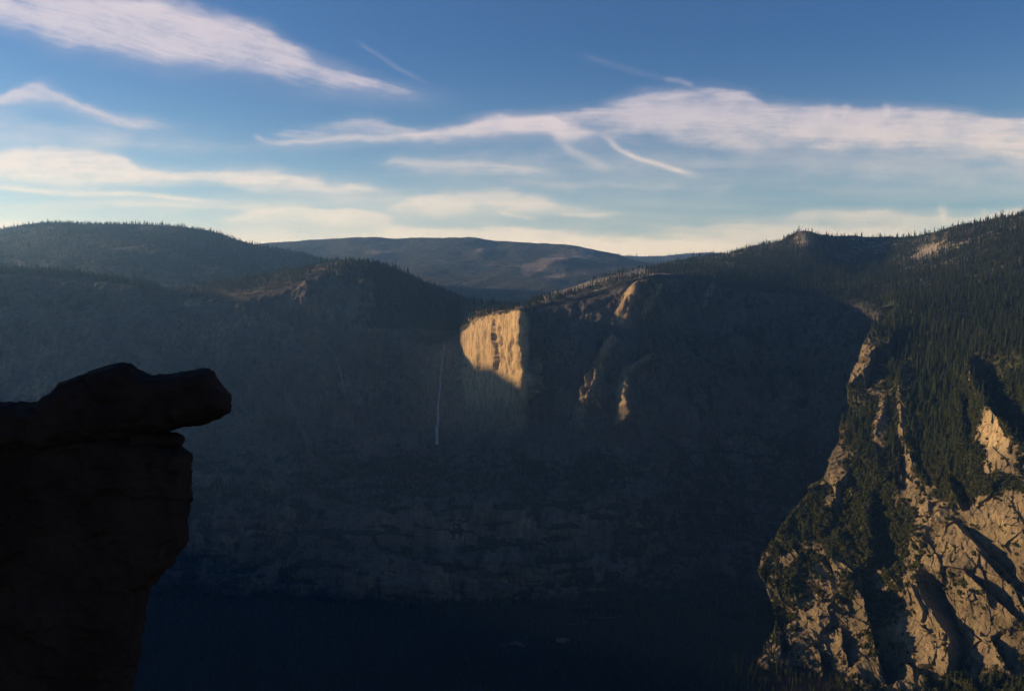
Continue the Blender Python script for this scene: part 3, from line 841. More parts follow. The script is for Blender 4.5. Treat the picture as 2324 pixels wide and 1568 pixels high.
protoC, TRUNKS, CROWNS = bpy.data.collections.new('tree_prototypes'), [], []
specs = [(1, 1.0, .2), (2, .8, .25), (3, 1.15, .3), (4, .7, .2), (5, .95, .45), (6, 1.3, .25)]
for i, (sd, sl, rg) in enumerate(specs):
    (tv, tf), (cv, cf) = conifer(sd, sl, rg)
    TRUNKS.append(np_mesh('trunk', tv, tf, [M_BARK]))
    CROWNS.append(np_mesh('crown', cv, tri(cf), [M_NEEDLE], smooth_=False))
    tq = np.concatenate([tf[:, [0, 1, 2]], tf[:, [0, 2, 3]]])
    V = np.concatenate([tv, cv]); Fq = np.concatenate([tq, tri(cf) + len(tv)])
    me = np_mesh('conifer', V, Fq, [M_BARK, M_NEEDLE], smooth_=False, mat_idx=np.array([0] * len(tq) + [1] * len(cf)))
    protoC.objects.link(bpy.data.objects.new('proto_%d' % i, me))
protoB = bpy.data.collections.new('shrub_prototypes')
for i in range(4):
    v, f = bush(20 + i)
    protoB.objects.link(bpy.data.objects.new('shrubproto_%d' % i, np_mesh('shrub', v, f, [M_LEAF], smooth_=False)))


def scatter_group(coll, nproto):
    g = bpy.data.node_groups.new('scatter', 'GeometryNodeTree')
    g.interface.new_socket('Geometry', in_out='INPUT', socket_type='NodeSocketGeometry')
    g.interface.new_socket('Geometry', in_out='OUTPUT', socket_type='NodeSocketGeometry')
    gi = g.nodes.new('NodeGroupInput'); go = g.nodes.new('NodeGroupOutput')
    m2p = g.nodes.new('GeometryNodeMeshToPoints')
    ci = g.nodes.new('GeometryNodeCollectionInfo'); ci.inputs[0].default_value = coll
    ci.inputs['Separate Children'].default_value = True; ci.inputs['Reset Children'].default_value = True
    iop = g.nodes.new('GeometryNodeInstanceOnPoints'); iop.inputs['Pick Instance'].default_value = True
    def attr(nm, ty):
        a = g.nodes.new('GeometryNodeInputNamedAttribute'); a.data_type = ty; a.inputs[0].default_value = nm
        return a.outputs['Attribute']
    L = g.links.new
    L(gi.outputs[0], m2p.inputs[0]); L(m2p.outputs[0], iop.inputs['Points'])
    L(ci.outputs[0], iop.inputs['Instance']); L(attr('idx', 'INT'), iop.inputs['Instance Index'])
    cmb = g.nodes.new('ShaderNodeCombineXYZ'); L(attr('rot', 'FLOAT'), cmb.inputs[2])
    L(cmb.outputs[0], iop.inputs['Rotation'])
    c2 = g.nodes.new('ShaderNodeCombineXYZ'); w = attr('wid', 'FLOAT'); h = attr('hgt', 'FLOAT')
    L(w, c2.inputs[0]); L(w, c2.inputs[1]); L(h, c2.inputs[2])
    L(c2.outputs[0], iop.inputs['Scale'])
    L(iop.outputs[0], go.inputs[0])
    return g


GC = scatter_group(protoC, 6)
GB = scatter_group(protoB, 4)


def scatter(name, P, H, W, group, nproto, label):
    n = len(P)
    me = bpy.data.meshes.new(name)
    me.vertices.add(n); me.vertices.foreach_set('co', np.asarray(P, np.float32).ravel())
    for nm, v in (('rot', rng.uniform(0, 6.28, n)), ('hgt', H), ('wid', W)):
        a = me.attributes.new(nm, 'FLOAT', 'POINT'); a.data.foreach_set('value', np.asarray(v, np.float32))
    a = me.attributes.new('idx', 'INT', 'POINT'); a.data.foreach_set('value', rng.integers(0, nproto, n).astype(np.int32))
    o = link(bpy.data.objects.new(name, me))
    md = o.modifiers.new('scatter', 'NODES'); md.node_group = group
    return props(o, label=label, kind='stuff')


def sample(key, n, prob, hmin, hmax, pw=1.0):
    """n points on a sheet; probability = image area x prob(px,py,veg,P). returns P, heights, px, py."""
    P, px, py, vg = SHEETS[key]
    A = np.abs((px[1:, 1:] - px[:-1, :-1]) * (py[1:, 1:] - py[:-1, :-1]) - (px[:-1, 1:] - px[1:, :-1]) * (py[:-1, 1:] - py[1:, :-1])) / 2 + 1e-9
    d1 = P[1:, 1:] - P[:-1, :-1]; d2 = P[:-1, 1:] - P[1:, :-1]
    c = np.cross(d1, d2); area3 = np.linalg.norm(c, axis=-1)
    flat = np.abs(c[..., 2]) / (area3 + 1e-9)
    w = (A ** (1 - pw)) * (area3 ** pw)
    mid = lambda a: (a[1:, 1:] + a[:-1, :-1] + a[:-1, 1:] + a[1:, :-1]) / 4
    pr = prob(mid(px), mid(py), mid(vg), (P[1:, 1:] + P[:-1, :-1]) / 2, flat) * w
    pr = np.clip(pr, 0, None).ravel(); pr /= pr.sum()
    idx = rng.choice(len(pr), n, p=pr)
    i, j = np.divmod(idx, px.shape[1] - 1)
    a, b = rng.random(n), rng.random(n)
    def bil(Z):
        sh = (slice(None),) + (None,) * (Z.ndim - 2)
        a_, b_ = a[sh], b[sh]
        return (1 - a_) * (1 - b_) * Z[i, j] + a_ * (1 - b_) * Z[i + 1, j] + (1 - a_) * b_ * Z[i, j + 1] + a_ * b_ * Z[i + 1, j + 1]
    pts = bil(P)
    h = rng.uniform(hmin, hmax, n) * np.where(rng.random(n) < .25, .65, 1) * np.exp(rng.normal(0, .22, n))
    return pts, h, bil(px), bil(py)


vegp = lambda v, lo, hi: smooth(v, lo, hi)
# far forests
FOREST = []
p, h, _, _ = sample('far', 14000, lambda x, y, v, P, f: vegp(v, .3, .6) + .03, 13, 22)
FOREST.append(('forest', p, h, 'hazy conifer woods on the far hills'))
p, h, _, _ = sample('ridge', 2500, lambda x, y, v, P, f: v * (y < 600), 25, 40)
FOREST.append(('forest', p, h, 'woods along the farthest blue ridge'))
p, h, _, _ = sample('left_hill', 15000, lambda x, y, v, P, f: vegp(v, .35, .6) + .05, 20, 33)
FOREST.append(('forest', p, h, 'dark conifer woods on the left hill'))
# extra skyline trees on the left hill
p, h, _, _ = sample('shoulder', 900, lambda x, y, v, P, f: 1.0 * (y < 530), 25, 40)
FOREST.append(('forest', p, h, 'woods on the pale shoulder at the left skyline'))


def north_top(x, y, v, P, f):
    top = pchip([k[0] for k in rimk], [k[1] for k in rimk], x)
    on = (1 - smooth(y, top - 1, top + 9))
    left = 1.6 * on * (x < 380)
    ridge_ = on * (x > 370) * (x < 1040) * (0.8 + 0.9 * blob(x, y, 800, 600, 120, 40)) * (0.35 + 0.65 * smooth(top - y, 6, 14))
    hang = 1.0 * (x > 830) * (x < 1180) * (1 - smooth(y, top - 2, top))
    face = 0.5 * (x > 720) * (x < 930) * smooth(y, top - 5, top) * (1 - smooth(y, top + 20, top + 60))
    return left + ridge_ + hang + face + 0.04 * (x > 1500) * (y < 900) 


p, h, _, _ = sample('cliffs', 6500, north_top, 15, 27, 0.35)
FOREST.append(('forest', p, h, 'conifers along the rim of the far cliffs'))
p, h, _, _ = sample('cliffs', 6500, lambda x, y, v, P, f: (vegp(v, .3, .6)) * (y > 985) * (f > .3), 14, 30)
FOREST.append(('forest', p, h, 'dark trees on the shaded ledges and talus of the far wall'))
p, h, _, _ = sample('cliffs', 2600, lambda x, y, v, P, f: 1.0 * (x > 1440) * (y < 900) * (y > 640), 16, 30)
FOREST.append(('forest', p, h, 'dark conifers on the shaded slope of the side canyon'))


def up_prob(x, y, v, P, f):
    n = fbm(P, 110, 3, off=50)
    return vegp(v + .25 * n, .25, .6) + .04


p, h, _, _ = sample('uplands', 19000, up_prob, 16, 30, 0.25)
FOREST.append(('forest', p, h, 'dense conifer woods on the plateau at right'))
# valley floor woods
n = 12000
x = rng.uniform(-1500, 1300, n); y = rng.uniform(1500, 2600, n)
keep = clearing(x, y) < .3
p = np.stack([x, y, 0 * x], -1)[keep]; h = rng.uniform(12, 24, len(p))
FOREST.append(('forest', p, h, 'dark woods covering the shaded valley floor'))


# right mountainside: big trees
def right_prob(x, y, v, P, f):
    n = fbm(P, 45, 3, off=50)
    up = 1 - smooth(y, 1030, 1130)
    q = vegp(v + .22 * n, .42, .72) * (0.25 + 0.75 * up)
    q *= 1 + 1.2 * blob(x, y, 2140, 920, 60, 130)
    q += .5 * smooth(y, 1520, 1555) * smooth(x, 2060, 2150) + .5 * smooth(y, 1400, 1480) * (x < 1790) + .35 * blob(x, y, 1830, 1180, 50, 50)
    return q * (0.2 + 0.8 * smooth(f, .2, .55)) + .004


p, h, qx, qy = sample('mountainside', 5200, right_prob, 18, 40, 0.3)
h = h * (0.72 + 0.35 * (1 - smooth(qy, 950, 1250)))
ppx, ppy = project(p)
size = F * h / p[:, 1]
inside = (ppx > 1500) & (ppx < 2318) & (ppy > 700) & (ppy < 1560) & (ppx > np.interp(qy, [k[1] for k in K0], [k[0] for k in K0]) + 6)
order = np.argsort(-np.where(inside, size, 0))
solo = order[:290]
rest = np.ones(len(p), bool); rest[solo] = False
FOREST.append(('forest', p[rest], h[rest], 'smaller conifers spread over the right mountainside'))
for nm, P_, H_, lab in FOREST:
    scatter(nm, P_, H_, H_ * rng.uniform(.85, 1.25, len(H_)), GC, 6, lab)


def zone(x, y):
    if y < 830: return ('tall dark conifer in the upper forest of the sunlit right mountainside', 'conifers of the upper forest')
    if x > 2205: return ('dark conifer beside the bright rock face at the right edge', 'conifers by the bright rock face')
    if x > 2065 and y < 1080: return ('slender conifer in the dark wooded gully left of the bright rock face', 'conifers in the wooded gully')
    if x < 2065 and y < 1080: return ('conifer among pale slabs above the left edge of the right mountain', 'conifers among the pale slabs')
    if y < 1330: return ('dark green conifer on the scrubby ledges halfway down the right mountain', 'conifers on the middle ledges')
    return ('dark conifer at the foot of the sunlit cliffs, lower right', 'conifers at the foot of the cliffs')


for k in solo:
    i = int(rng.integers(0, 6))
    lab, grp = zone(ppx[k], ppy[k])
    e = bpy.data.objects.new('conifer_tree', None); col.objects.link(e)
    e.empty_display_size = 3
    e.location = p[k] - np.array([0, 0, .8]); e.rotation_euler = (random.uniform(-.03, .03), random.uniform(-.03, .03), random.uniform(0, 6.28))
    w = h[k] * random.uniform(.85, 1.2); e.scale = (w, w, h[k])
    props(e, lab, 'tree', grp)
    t = bpy.data.objects.new('trunk', TRUNKS[i]); col.objects.link(t); t.parent = e
    c = bpy.data.objects.new('crown', CROWNS[i]); col.objects.link(c); c.parent = e


# shrubs and oaks clinging to the rock
def shrub_prob(x, y, v, P, f):
    n = fbm(P, 28, 4, off=80); n2 = fbm(P, 90, 2, off=33)
    return vegp(v + .55 * n + .2 * n2, .38, .62) * smooth(y, 760, 1000) + 0.012


p, h, qx, qy = sample('mountainside', 34000, shrub_prob, 3.5, 9, 0.5)
scatter('shrubs', p, h * .9, h * rng.uniform(.7, 1.0, len(h)), GB, 4, 'dark oaks and brush clinging to the sunlit cliffs')

# ------------------------------------------------------------------ WATERFALL and a pale streak
def fall(name, pts, w0, w1, label, mat, off):
    P, px, py, vg = SHEETS['cliffs']
    V = []
    n = 60
    ys = np.linspace(pts[0][1], pts[-1][1], n)
    xs = np.interp(ys, [q[1] for q in pts], [q[0] for q in pts])
    for k in range(n):
        d = (px - xs[k]) ** 2 + (py - ys[k]) ** 2
        i = np.unravel_index(np.argmin(d), d.shape)
        c = P[i] + np.array([0, -off, 0])
        t = k / (n - 1)
        w = (w0 + (w1 - w0) * t) * (1 + .35 * math.sin(k * 1.7) * t)
        for a in np.linspace(0, 2 * math.pi, 8, endpoint=False):
            V.append((c[0] + w * math.cos(a), c[1] + w * .6 * math.sin(a), c[2]))
    V = np.array(V).reshape(n, 8, 3)
    V[..., 1] = np.array([np.convolve(np.pad(V[:, j, 1], 4, mode='edge'), np.ones(9) / 9, 'valid') for j in range(8)]).T - 4
    V[..., 0] = np.array([np.convolve(np.pad(V[:, j, 0], 2, mode='edge'), np.ones(5) / 5, 'valid') for j in range(8)]).T
    a = np.arange(n * 8).reshape(n, 8)
    b = np.roll(a, -1, 1)
    Fq = np.stack([a[:-1], b[:-1], b[1:], a[1:]], -1).reshape(-1, 4)
    o = link(bpy.data.objects.new(name, np_mesh(name, V.reshape(-1, 3), Fq, [mat])))
    return props(o, label, 'waterfall')


M_WATER = plain('falling_water', (0.26, 0.28, 0.32), var=0.25, scale=0.06)
M_THIN = plain('thin_streak', (0.15, 0.16, 0.17), var=0.3, scale=0.06)
fall('waterfall', [(1012, 782), (1007, 820), (1001, 860), (999, 930), (996, 1010)], 0.9, 7.0, 'thin white waterfall dropping down the shaded cliff left of the sunlit prow', M_WATER, 30)
fall('waterfall', [(764, 800), (768, 822), (777, 850), (781, 880)], 1.2, 3.5, 'faint short pale streak high on the shaded wall below the dome', M_THIN, 26)  # pale streak of unknown nature, built like the fall

# ------------------------------------------------------------------ FOREGROUND OVERHANGING ROCK
def rock_piece(name, outline, D0_in, thick, parent, seed, lean=(-.40, -.15), voxel=0.07, amp=0.16):
    D0 = D0_in; outline = [(a - 9 if a > 280 else a, b) for a, b in outline]
    pts = unproj([q[0] for q in outline], [q[1] for q in outline], D0)
    me = bpy.data.meshes.new(name); bm = bmesh.new()
    layers = []
    for dy, sh in ((-thick * .4, .62), (-thick * .25, .86), (0, 1.0), (thick * .35, 1.0), (thick * .9, .97), (thick * 1.4, .85), (thick * 1.8, .6)):
        layers.append((dy, sh))
    # inset loops made by shrinking the outline along its own edge normals
    q = pts[:, [0, 2]]
    nxt, prv = np.roll(q, -1, 0), np.roll(q, 1, 0)
    tg = nxt - prv; nr = np.stack([tg[:, 1], -tg[:, 0]], 1); nr /= np.linalg.norm(nr, axis=1)[:, None] + 1e-9
    area = 0.5 * np.sum(q[:, 0] * nxt[:, 1] - nxt[:, 0] * q[:, 1])
    if area < 0: nr = -nr
    rings = []
    for dy, sh in layers:
        ins = (1 - sh) * thick * 0.55
        r_ = q - nr * ins
        rings.append([bm.verts.new((r_[k, 0] + lean[0] * dy, D0 + dy, r_[k, 1] + lean[1] * dy)) for k in range(len(q))])
    for a, b in zip(rings[:-1], rings[1:]):
        for k in range(len(q)):
            bm.faces.new((a[k], a[(k + 1) % len(q)], b[(k + 1) % len(q)], b[k]))
    bm.faces.new(rings[0]); bm.faces.new(list(reversed(rings[-1])))
    bmesh.ops.triangulate(bm, faces=bm.faces[:])
    bmesh.ops.recalc_face_normals(bm, faces=bm.faces[:])
    bm.to_mesh(me); bm.free()
    ob = bpy.data.objects.new(name, me); col.objects.link(ob)
    rm = ob.modifiers.new('r', 'REMESH'); rm.mode = 'VOXEL'; rm.voxel_size = voxel
    sm = ob.modifiers.new('s', 'SMOOTH'); sm.factor = 0.5; sm.iterations = 1
    dg = bpy.context.evaluated_depsgraph_get()
    m2 = bpy.data.meshes.new_from_object(ob.evaluated_get(dg))
    ob.modifiers.clear()
    n = len(m2.vertices)
    co = np.zeros(n * 3, np.float32); m2.vertices.foreach_get('co', co); co = co.reshape(-1, 3).astype(float)
    no = np.zeros(n * 3, np.float32); m2.vertices.foreach_get('normal', no); no = no.reshape(-1, 3)
    face = np.clip(np.abs(no[:, 1]) * 1.3 + .12, 0, 1)           # keep the outline, work the faces
    d = fbm(co, (1.6, 1.6, 1.0), 5, 0.55, off=seed, ridged=True) * amp * .8 * face + facets(co, (1.1, 1.1, .6), seed, .9) * amp * .7 * np.maximum(face, .3) + facets(co, (.35, .35, .25), seed + 2, .8) * amp * .3 + fbm(co, .25, 3, off=seed) * amp * .22
    co = co + no * d[:, None]
    m2.vertices.foreach_set('co', co.astype(np.float32).ravel())
    m2.materials.clear(); m2.materials.append(M_ROCK)
    m2.polygons.foreach_set('use_smooth', np.full(len(m2.polygons), True))
    m2.update()
    ob.data = m2
    ob.parent = parent
    return ob


root = bpy.data.objects.new('overhanging_rock', None); col.objects.link(root)
props(root, 'dark shaded granite outcrop with a flat slab jutting out over the valley at left', 'rock')
slab = [(-420, 900), (-200, 908), (0, 914), (30, 917), (60, 919), (93, 917), (110, 897), (130, 880), (150, 868), (185, 856), (215, 840), (240, 830), (270, 822), (300, 824), (315, 832), (330, 845), (355, 854), (385, 851),
        (420, 845), (470, 838), (486, 840), (495, 858), (505, 880), (521, 895), (526, 908), (525, 934), (505, 946), (480, 954), (440, 963), (415, 973), (392, 981), (330, 992), (200, 1010), (0, 1030), (-420, 1050)]
stone = [(300, 975), (360, 979), (395, 982), (412, 983), (424, 988), (428, 998), (424, 1008), (410, 1013), (360, 1016), (300, 1016)]
colm = [(-420, 990), (0, 985), (200, 990), (340, 998), (398, 1010), (425, 1021), (438, 1031), (442, 1075), (440, 1120), (434, 1160), (430, 1195), (428, 1228), (418, 1250), (399, 1264), (401, 1272), (390, 1288), (365, 1310), (342, 1335), (334, 1362),
        (337, 1368), (330, 1405), (323, 1445), (318, 1500), (306, 1540), (300, 1568), (285, 1700), (260, 1900), (230, 2200), (-420, 2200)]
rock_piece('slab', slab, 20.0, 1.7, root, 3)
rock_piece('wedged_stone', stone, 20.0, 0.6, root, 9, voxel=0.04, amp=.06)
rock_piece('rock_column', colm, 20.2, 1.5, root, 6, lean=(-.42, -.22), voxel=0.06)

# ------------------------------------------------------------------ CIRRUS
def cloud_density(x, y):
    P = np.stack([x, y, 0 * x], -1)
    wx = fbm(P, (220, 70, 1), 5, off=3) * 30; wy = fbm(P, (240, 90, 1), 6, .55, off=30) * 17
    wy2 = fbm(P, (60, 34, 1), 5, .6, off=60) * 8
    xx, yy = x + wx, y + wy + wy2
    dens = np.zeros(x.shape)
    soft = fbm(np.stack([x + wx * 2, (y - .12 * x) + wy * 1.5, 0 * x], -1), (260, 55, 1), 5, .6, off=123)
    def band(tops, bots, al, et=10, eb=26, x0f=60, x1f=60, tilt=0.0, k=1.0, seed=0):
        t = pchip([q[0] for q in tops], [q[1] for q in tops], xx); b = pchip([q[0] for q in bots], [q[1] for q in bots], xx)
        a, z = tops[0][0], tops[-1][0]
        c, s = math.cos(tilt), math.sin(tilt)
        U = xx * c + yy * s; W = -xx * s + yy * c
        e = smooth(yy, t - et, t + et * 1.8) * (1 - smooth(yy, b - eb * 1.6, b + eb * 1.8))
        e = e * smooth(x, a - x0f, a + x0f) * (1 - smooth(x, z - x1f, z + x1f))
        m = e > 0
        U0 = x * c + y * s; W0 = -x * s + y * c
        Q = np.stack([U[m], W[m], 0 * U[m]], -1)
        Q2 = np.stack([U0[m] + .35 * W0[m], W0[m] + wy[m] * .8, 0 * U[m]], -1)
        st = fbm(Q, (300, 24, 1), 5, .6, off=seed)
        st2 = fbm(Q2, (100, 46, 1), 5, .6, off=seed + 5)
        fib = fbm(Q2, (150, 7, 1), 4, .7, off=seed + 9)
        g_ = e[m]
        core = .86 * al * smooth(g_ * 1.35 - .22 + k * (.35 * st + .8 * st2 + .38 * fib) * (.45 + g_), -.05, 1.5) * smooth(g_, 0, .35)
        e[m] = core
        hal = smooth(yy, t - et * 2.5, t + et * 2.5) * (1 - smooth(yy, b - eb * 2.2, b + eb * 3)) * smooth(x, a - x0f * 1.5, a + x0f * 2) * (1 - smooth(x, z - x1f * 2, z + x1f * 1.5))
        hal = .42 * al * hal * np.clip(.75 + 1.0 * soft, 0, 1.4)
        e = 1 - (1 - e) * (1 - hal)
        return e
    def stroke(line, w, al, seed=0):
        d, s, t = seg_dist(x + wx * .35, y + wy * .5, line)
        e = al * np.exp(-(d / w) ** 2) * smooth(t, 0, .25) * (1 - smooth(t, .75, 1.0))
        m = e > 1e-3
        e[m] *= 0.8 + .5 * fbm(P[m], (60, 25, 1), 3, off=seed)
        return e
    L = []
    L.append(band([(-300, -60), (0, -25), (150, -12), (330, -8), (400, 12), (520, 48), (600, 62), (660, 98), (720, 135), (800, 160), (880, 186), (990, 212)],
                  [(-300, 0), (0, 45), (150, 92), (300, 118), (500, 150), (700, 182), (850, 204), (990, 218)], .92, 12, 24, 60, 70, .26, 1.0, 1))
    L.append(.55 * band([(200, -60), (330, -30), (450, 5), (600, 60)], [(200, 20), (330, 50), (450, 70), (600, 90)], .8, 10, 25, 40, 40, .3, 1.3, 7))
    L.append(band([(-200, 240), (0, 212), (50, 197), (95, 187), (130, 205), (200, 237), (300, 268), (400, 286)], [(-200, 260), (0, 232), (100, 226), (200, 262), (300, 286), (400, 294)], .75, 7, 14, 40, 40, .22, 1, 11))
    L.append(band([(-200, 235), (0, 245), (120, 270), (420, 305)], [(-200, 300), (0, 310), (120, 325), (420, 330)], .26, 20, 30, 40, 90, .1, 1.2, 12))
    L.append(band([(-200, 360), (0, 343), (80, 331), (170, 333), (260, 348), (330, 378), (420, 384), (600, 390), (800, 414), (900, 430)],
                  [(-200, 420), (0, 415), (200, 425), (400, 412), (600, 428), (750, 438), (900, 442)], .88, 9, 14, 40, 90, .04, .8, 21))
    L.append(stroke([(-100, 420), (0, 426), (130, 437), (280, 441), (430, 452), (560, 462)], 7, .7, 4))
    L.append(stroke([(60, 455), (300, 462), (560, 470), (760, 474)], 9, .35, 5))
    L.append(band([(600, 322), (640, 318), (750, 307), (900, 300), (1000, 288), (1100, 268), (1150, 261), (1250, 262), (1300, 280), (1360, 300)],
                  [(600, 328), (700, 324), (900, 317), (1050, 314), (1150, 308), (1250, 304), (1300, 318), (1360, 320)], 1.0, 7, 10, 30, 50, -.06, .6, 31))
    L.append(band([(620, 292), (700, 292), (780, 276), (840, 267), (900, 284), (960, 296)], [(620, 306), (700, 310), (800, 300), (900, 300), (960, 306)], .5, 7, 12, 30, 30, .1, 1.3, 32))
    L.append(stroke([(570, 304), (600, 322), (680, 330)], 7, .3, 6))
    L.append(band([(1130, 266), (1250, 254), (1330, 240), (1400, 225), (1450, 214), (1550, 206), (1620, 200), (1700, 212), (1760, 232), (1850, 238), (1950, 243), (2060, 246), (2150, 252), (2324, 262), (2500, 268)],
                  [(1130, 285), (1300, 285), (1400, 305), (1600, 322), (1800, 335), (2000, 345), (2200, 358), (2324, 368), (2500, 375)], .84, 9, 30, 40, 60, .02, .9, 41))
    L.append(stroke([(1270, 285), (1272, 318), (1300, 345), (1345, 368), (1405, 392)], 12, .38, 8))
    L.append(stroke([(1345, 290), (1385, 318), (1410, 342), (1450, 360), (1510, 380), (1560, 396), (1605, 408)], 6.5, .7, 9))
    L.append(stroke([(1500, 180), (1545, 186), (1580, 200)], 6, .3, 10))
    for tx, ty in ((1395 + 490, 243), (1925, 243), (2015, 243)):
        L.append(stroke([(tx - 18, ty - 4), (tx, ty + 2), (tx - 4, ty + 18), (tx - 14, ty + 30)], 7, .4, 3))
    L.append(band([(860, 368), (900, 358), (1000, 358), (1180, 370), (1260, 388)], [(860, 380), (1000, 385), (1180, 392), (1260, 398)], .42, 6, 14, 30, 50, .05, 1.2, 51))
    L.append(band([(1150, 400), (1300, 410), (1500, 418), (1700, 420)], [(1150, 425), (1300, 432), (1500, 432), (1700, 436)], .25, 8, 14, 60, 90, .04, 1.2, 52))
    L.append(band([(500, 490), (560, 478), (680, 472), (800, 476), (870, 484), (900, 500)], [(500, 512), (700, 515), (900, 520)], .75, 6, 20, 40, 30, .02, .7, 61))
    L.append(band([(870, 470), (950, 445), (1050, 429), (1130, 427), (1200, 437), (1280, 462), (1420, 480)], [(870, 480), (1130, 482), (1420, 492)], .5, 8, 18, 40, 60, .05, .9, 62))
    L.append(stroke([(1120, 476), (1170, 492), (1230, 500)], 5, .4, 11))
    L.append(stroke([(1250, 484), (1330, 488), (1420, 482)], 5, .3, 12))
    L.append(band([(850, 512), (1000, 508), (1150, 512), (1300, 524), (1500, 540), (1700, 545)], [(850, 580), (1150, 580), (1700, 590)], .85, 8, 20, 60, 80, .03, .6, 63))
    L.append(band([(-200, 480), (300, 500), (600, 515), (1000, 530)], [(-200, 580), (1000, 600)], .75, 20, 20, 20, 100, .02, .7, 64))
    L.append(band([(1780, 482), (1850, 474), (2000, 476), (2200, 486), (2324, 470), (2500, 468)], [(1780, 508), (2000, 512), (2500, 520)], .45, 7, 18, 60, 40, 0, .9, 65))
    L.append(band([(1500, 505), (1700, 500), (1900, 510), (2100, 508)], [(1500, 560), (2100, 560)], .6, 10, 20, 100, 80, 0, .9, 66))
    L.append(stroke([(2125, 470), (2145, 480), (2140, 505)], 9, .45, 13))
    L.append(stroke([(2235, 472), (2230, 490)], 7, .3, 14))
    L.append(stroke([(800, 85), (845, 118), (910, 158), (990, 200)], 5, .13, 15))
    L.append(stroke([(1300, 120), (1400, 150), (1540, 190)], 7, .07, 16))
    L.append(band([(900, 330), (1300, 335), (1800, 345), (2400, 372)], [(900, 390), (1300, 400), (1800, 410), (2400, 430)], .20, 20, 30, 150, 20, .03, 1.2, 71))
    L.append(band([(-200, 290), (200, 300), (700, 330)], [(-200, 330), (200, 335), (700, 350)], .28, 15, 20, 20, 150, .06, 1.2, 72))
    L.append(band([(-200, 440), (400, 452), (900, 440), (1300, 440)], [(-200, 480), (400, 480), (1300, 480)], .32, 15, 20, 20, 150, .02, 1.2, 73))
    L.append(band([(-300, 515), (600, 520), (1200, 528), (1800, 540), (2600, 540)], [(-300, 640), (2600, 640)], .85, 34, 20, 20, 20, .0, .35, 74))  # cream horizon glow laid in as a cloud band
    for c in L:
        dens = 1 - (1 - dens) * (1 - np.clip(c, 0, 1) * .96)
    hole = blob(x, y, 1465, 312, 45, 13)
    dens = dens * (1 - .55 * hole)
    veil = .22 * smooth(y, 330, 500) * np.clip(.5 + fbm(P, (400, 30, 1), 4, off=90), 0, 1)
    dens = 1 - (1 - dens) * (1 - veil)
    return np.clip(dens, 0, .97)


xs = np.linspace(-330, 2650, 1250); ys = np.linspace(-160, 606, 520)
PX, PY = np.meshgrid(xs, ys)
dn = cloud_density(PX, PY)
rx, rf, rz = ray(PX, PY)
L_ = np.sqrt(rx ** 2 + rf ** 2 + rz ** 2)
el = np.arcsin(rz / L_)
dist = 8200 / np.sin(np.maximum(el, 0) + 0.062)         # a high sheet of ice cloud, sinking with the earth's curve
Vc = np.stack([rx / L_ * dist, rf / L_ * dist, CAMZ + rz / L_ * dist], -1)
m, nt, out = mat_new('cirrus')
at = N(nt, 'ShaderNodeAttribute'); at.attribute_name = 'dens'
al2 = N(nt, 'ShaderNodeAttribute'); al2.attribute_name = 'warm'
tr = N(nt, 'ShaderNodeBsdfTransparent'); em = N(nt, 'ShaderNodeEmission')
cc = mix_rgb(nt, al2.outputs['Fac'], (0.52, 0.44, 0.45), (1.0, 0.76, 0.50))
nt.links.new(cc, em.inputs[0]); em.inputs[1].default_value = 0.8  # clouds glow by emission in place of scattered sunlight
mx = N(nt, 'ShaderNodeMixShader'); nt.links.new(at.outputs['Fac'], mx.inputs[0]); nt.links.new(tr.outputs[0], mx.inputs[1]); nt.links.new(em.outputs[0], mx.inputs[2])
nt.links.new(mx.outputs[0], out.inputs[0])
hgt = (Vc[..., 2] - CAMZ) / np.hypot(Vc[..., 0], Vc[..., 1])
warm = 1 - smooth(hgt, 0.045, 0.24)
me = np_mesh('sky_clouds', Vc, grid_faces(*Vc.shape[:2]), [m], {'dens': dn, 'warm': warm})
props(link(bpy.data.objects.new('clouds', me)), label='high wispy cirrus streaks across the blue sky', kind='stuff')

# ------------------------------------------------------------------ HAZE
HZ = dict(x0=-7600, x1=7600, y0=-2400, y1=18300, z0=-34, z1=2350)
bm = bmesh.new(); bmesh.ops.create_cube(bm, size=1)
for v in bm.verts:
    v.co = ((HZ['x0'] if v.co.x < 0 else HZ['x1']), (HZ['y0'] if v.co.y < 0 else HZ['y1']), (HZ['z0'] if v.co.z < 0 else HZ['z1']))
me = bpy.data.meshes.new('haze'); bm.to_mesh(me); bm.free()
m, nt, out = mat_new('haze')
v = N(nt, 'ShaderNodeVolumePrincipled'); v.inputs['Color'].default_value = (0.26, 0.54, 1.0, 1)
v.inputs['Density'].default_value = 3.7e-5; v.inputs['Anisotropy'].default_value = 0.5
nt.links.new(v.outputs[0], out.inputs['Volume'])
me.materials.append(m)
props(link(bpy.data.objects.new('haze', me)), kind='stuff', label='thin blue evening haze filling the valley')

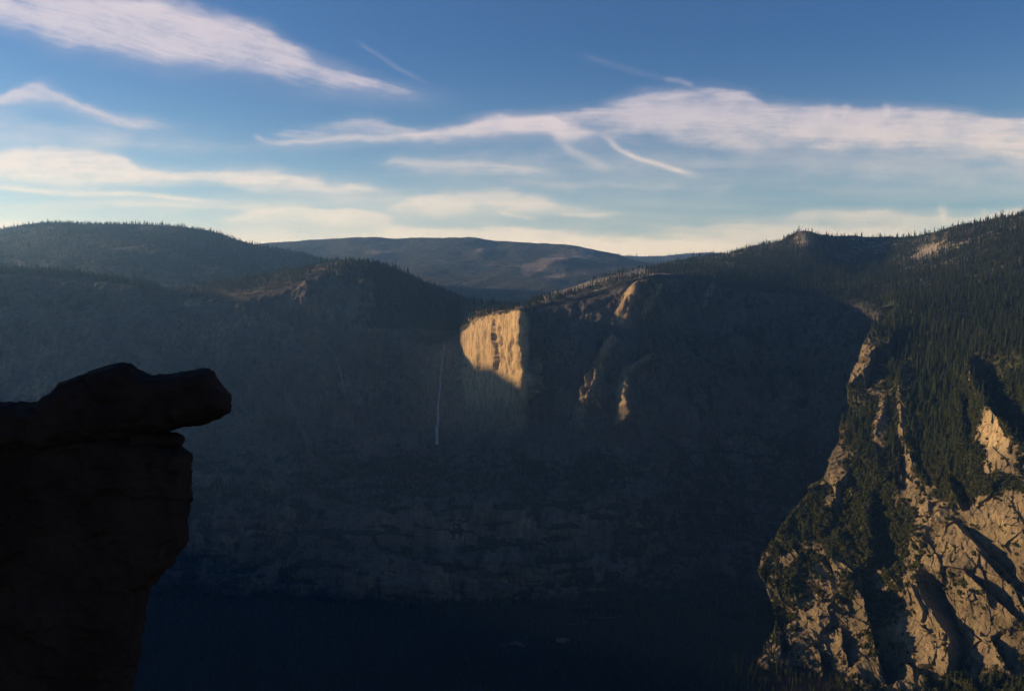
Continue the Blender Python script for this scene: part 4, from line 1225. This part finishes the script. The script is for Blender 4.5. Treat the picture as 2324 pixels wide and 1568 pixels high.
# ------------------------------------------------------------------ LIGHT
w = bpy.data.worlds.new('World'); sc.world = w; w.use_nodes = True
nt = w.node_tree; nt.nodes.clear()
out = nt.nodes.new('ShaderNodeOutputWorld'); bg = nt.nodes.new('ShaderNodeBackground'); sky = nt.nodes.new('ShaderNodeTexSky')
sky.sky_type = 'NISHITA'; sky.sun_disc = False; sky.sun_elevation = SUN_EL
sky.sun_rotation = math.atan2(SDIR[0], SDIR[1])
sky.altitude = 2200; sky.air_density = 1.0; sky.dust_density = 0.6; sky.ozone_density = 2.0
bg.inputs[1].default_value = 0.05
tc = nt.nodes.new('ShaderNodeTexCoord'); sp = nt.nodes.new('ShaderNodeSeparateXYZ'); nt.links.new(tc.outputs['Generated'], sp.inputs[0])
tint = mix_rgb(nt, ramp(nt, sp.outputs[2], 0.02, 0.30), (1.85, 1.68, 1.36), (0.60, 0.92, 1.26))
mu = nt.nodes.new('ShaderNodeMix'); mu.data_type = 'RGBA'; mu.blend_type = 'MULTIPLY'; mu.inputs[0].default_value = 1
nt.links.new(sky.outputs[0], mu.inputs[6]); nt.links.new(tint, mu.inputs[7])
nt.links.new(mu.outputs[2], bg.inputs[0]); nt.links.new(bg.outputs[0], out.inputs[0])

sl = bpy.data.lights.new('sun', 'SUN'); sl.energy = 5.0; sl.angle = math.radians(0.5); sl.color = (1.0, 0.66, 0.33)
so = bpy.data.objects.new('sun', sl); col.objects.link(so)
so.rotation_euler = Vector(tuple(SDIR)).to_track_quat('Z', 'Y').to_euler()
so.location = (0, 0, 3000)

cam = bpy.data.cameras.new('camera'); cam.lens = 36 * F / 2324; cam.sensor_width = 36; cam.clip_end = 400000; cam.clip_start = 0.5
co = bpy.data.objects.new('camera', cam); col.objects.link(co)
co.location = (0, 0, CAMZ); co.rotation_euler = (math.pi / 2 - TH, 0, 0)
sc.camera = co

sc.view_settings.view_transform = 'Standard'; sc.view_settings.look = 'None'; sc.view_settings.exposure = 1.0; sc.view_settings.gamma = 1
sc.render.engine = 'CYCLES'
cy = sc.cycles
cy.use_denoising = True
cy.max_bounces = 4; cy.diffuse_bounces = 2; cy.glossy_bounces = 1; cy.transmission_bounces = 2; cy.volume_bounces = 1; cy.transparent_max_bounces = 8
cy.volume_max_steps = 64
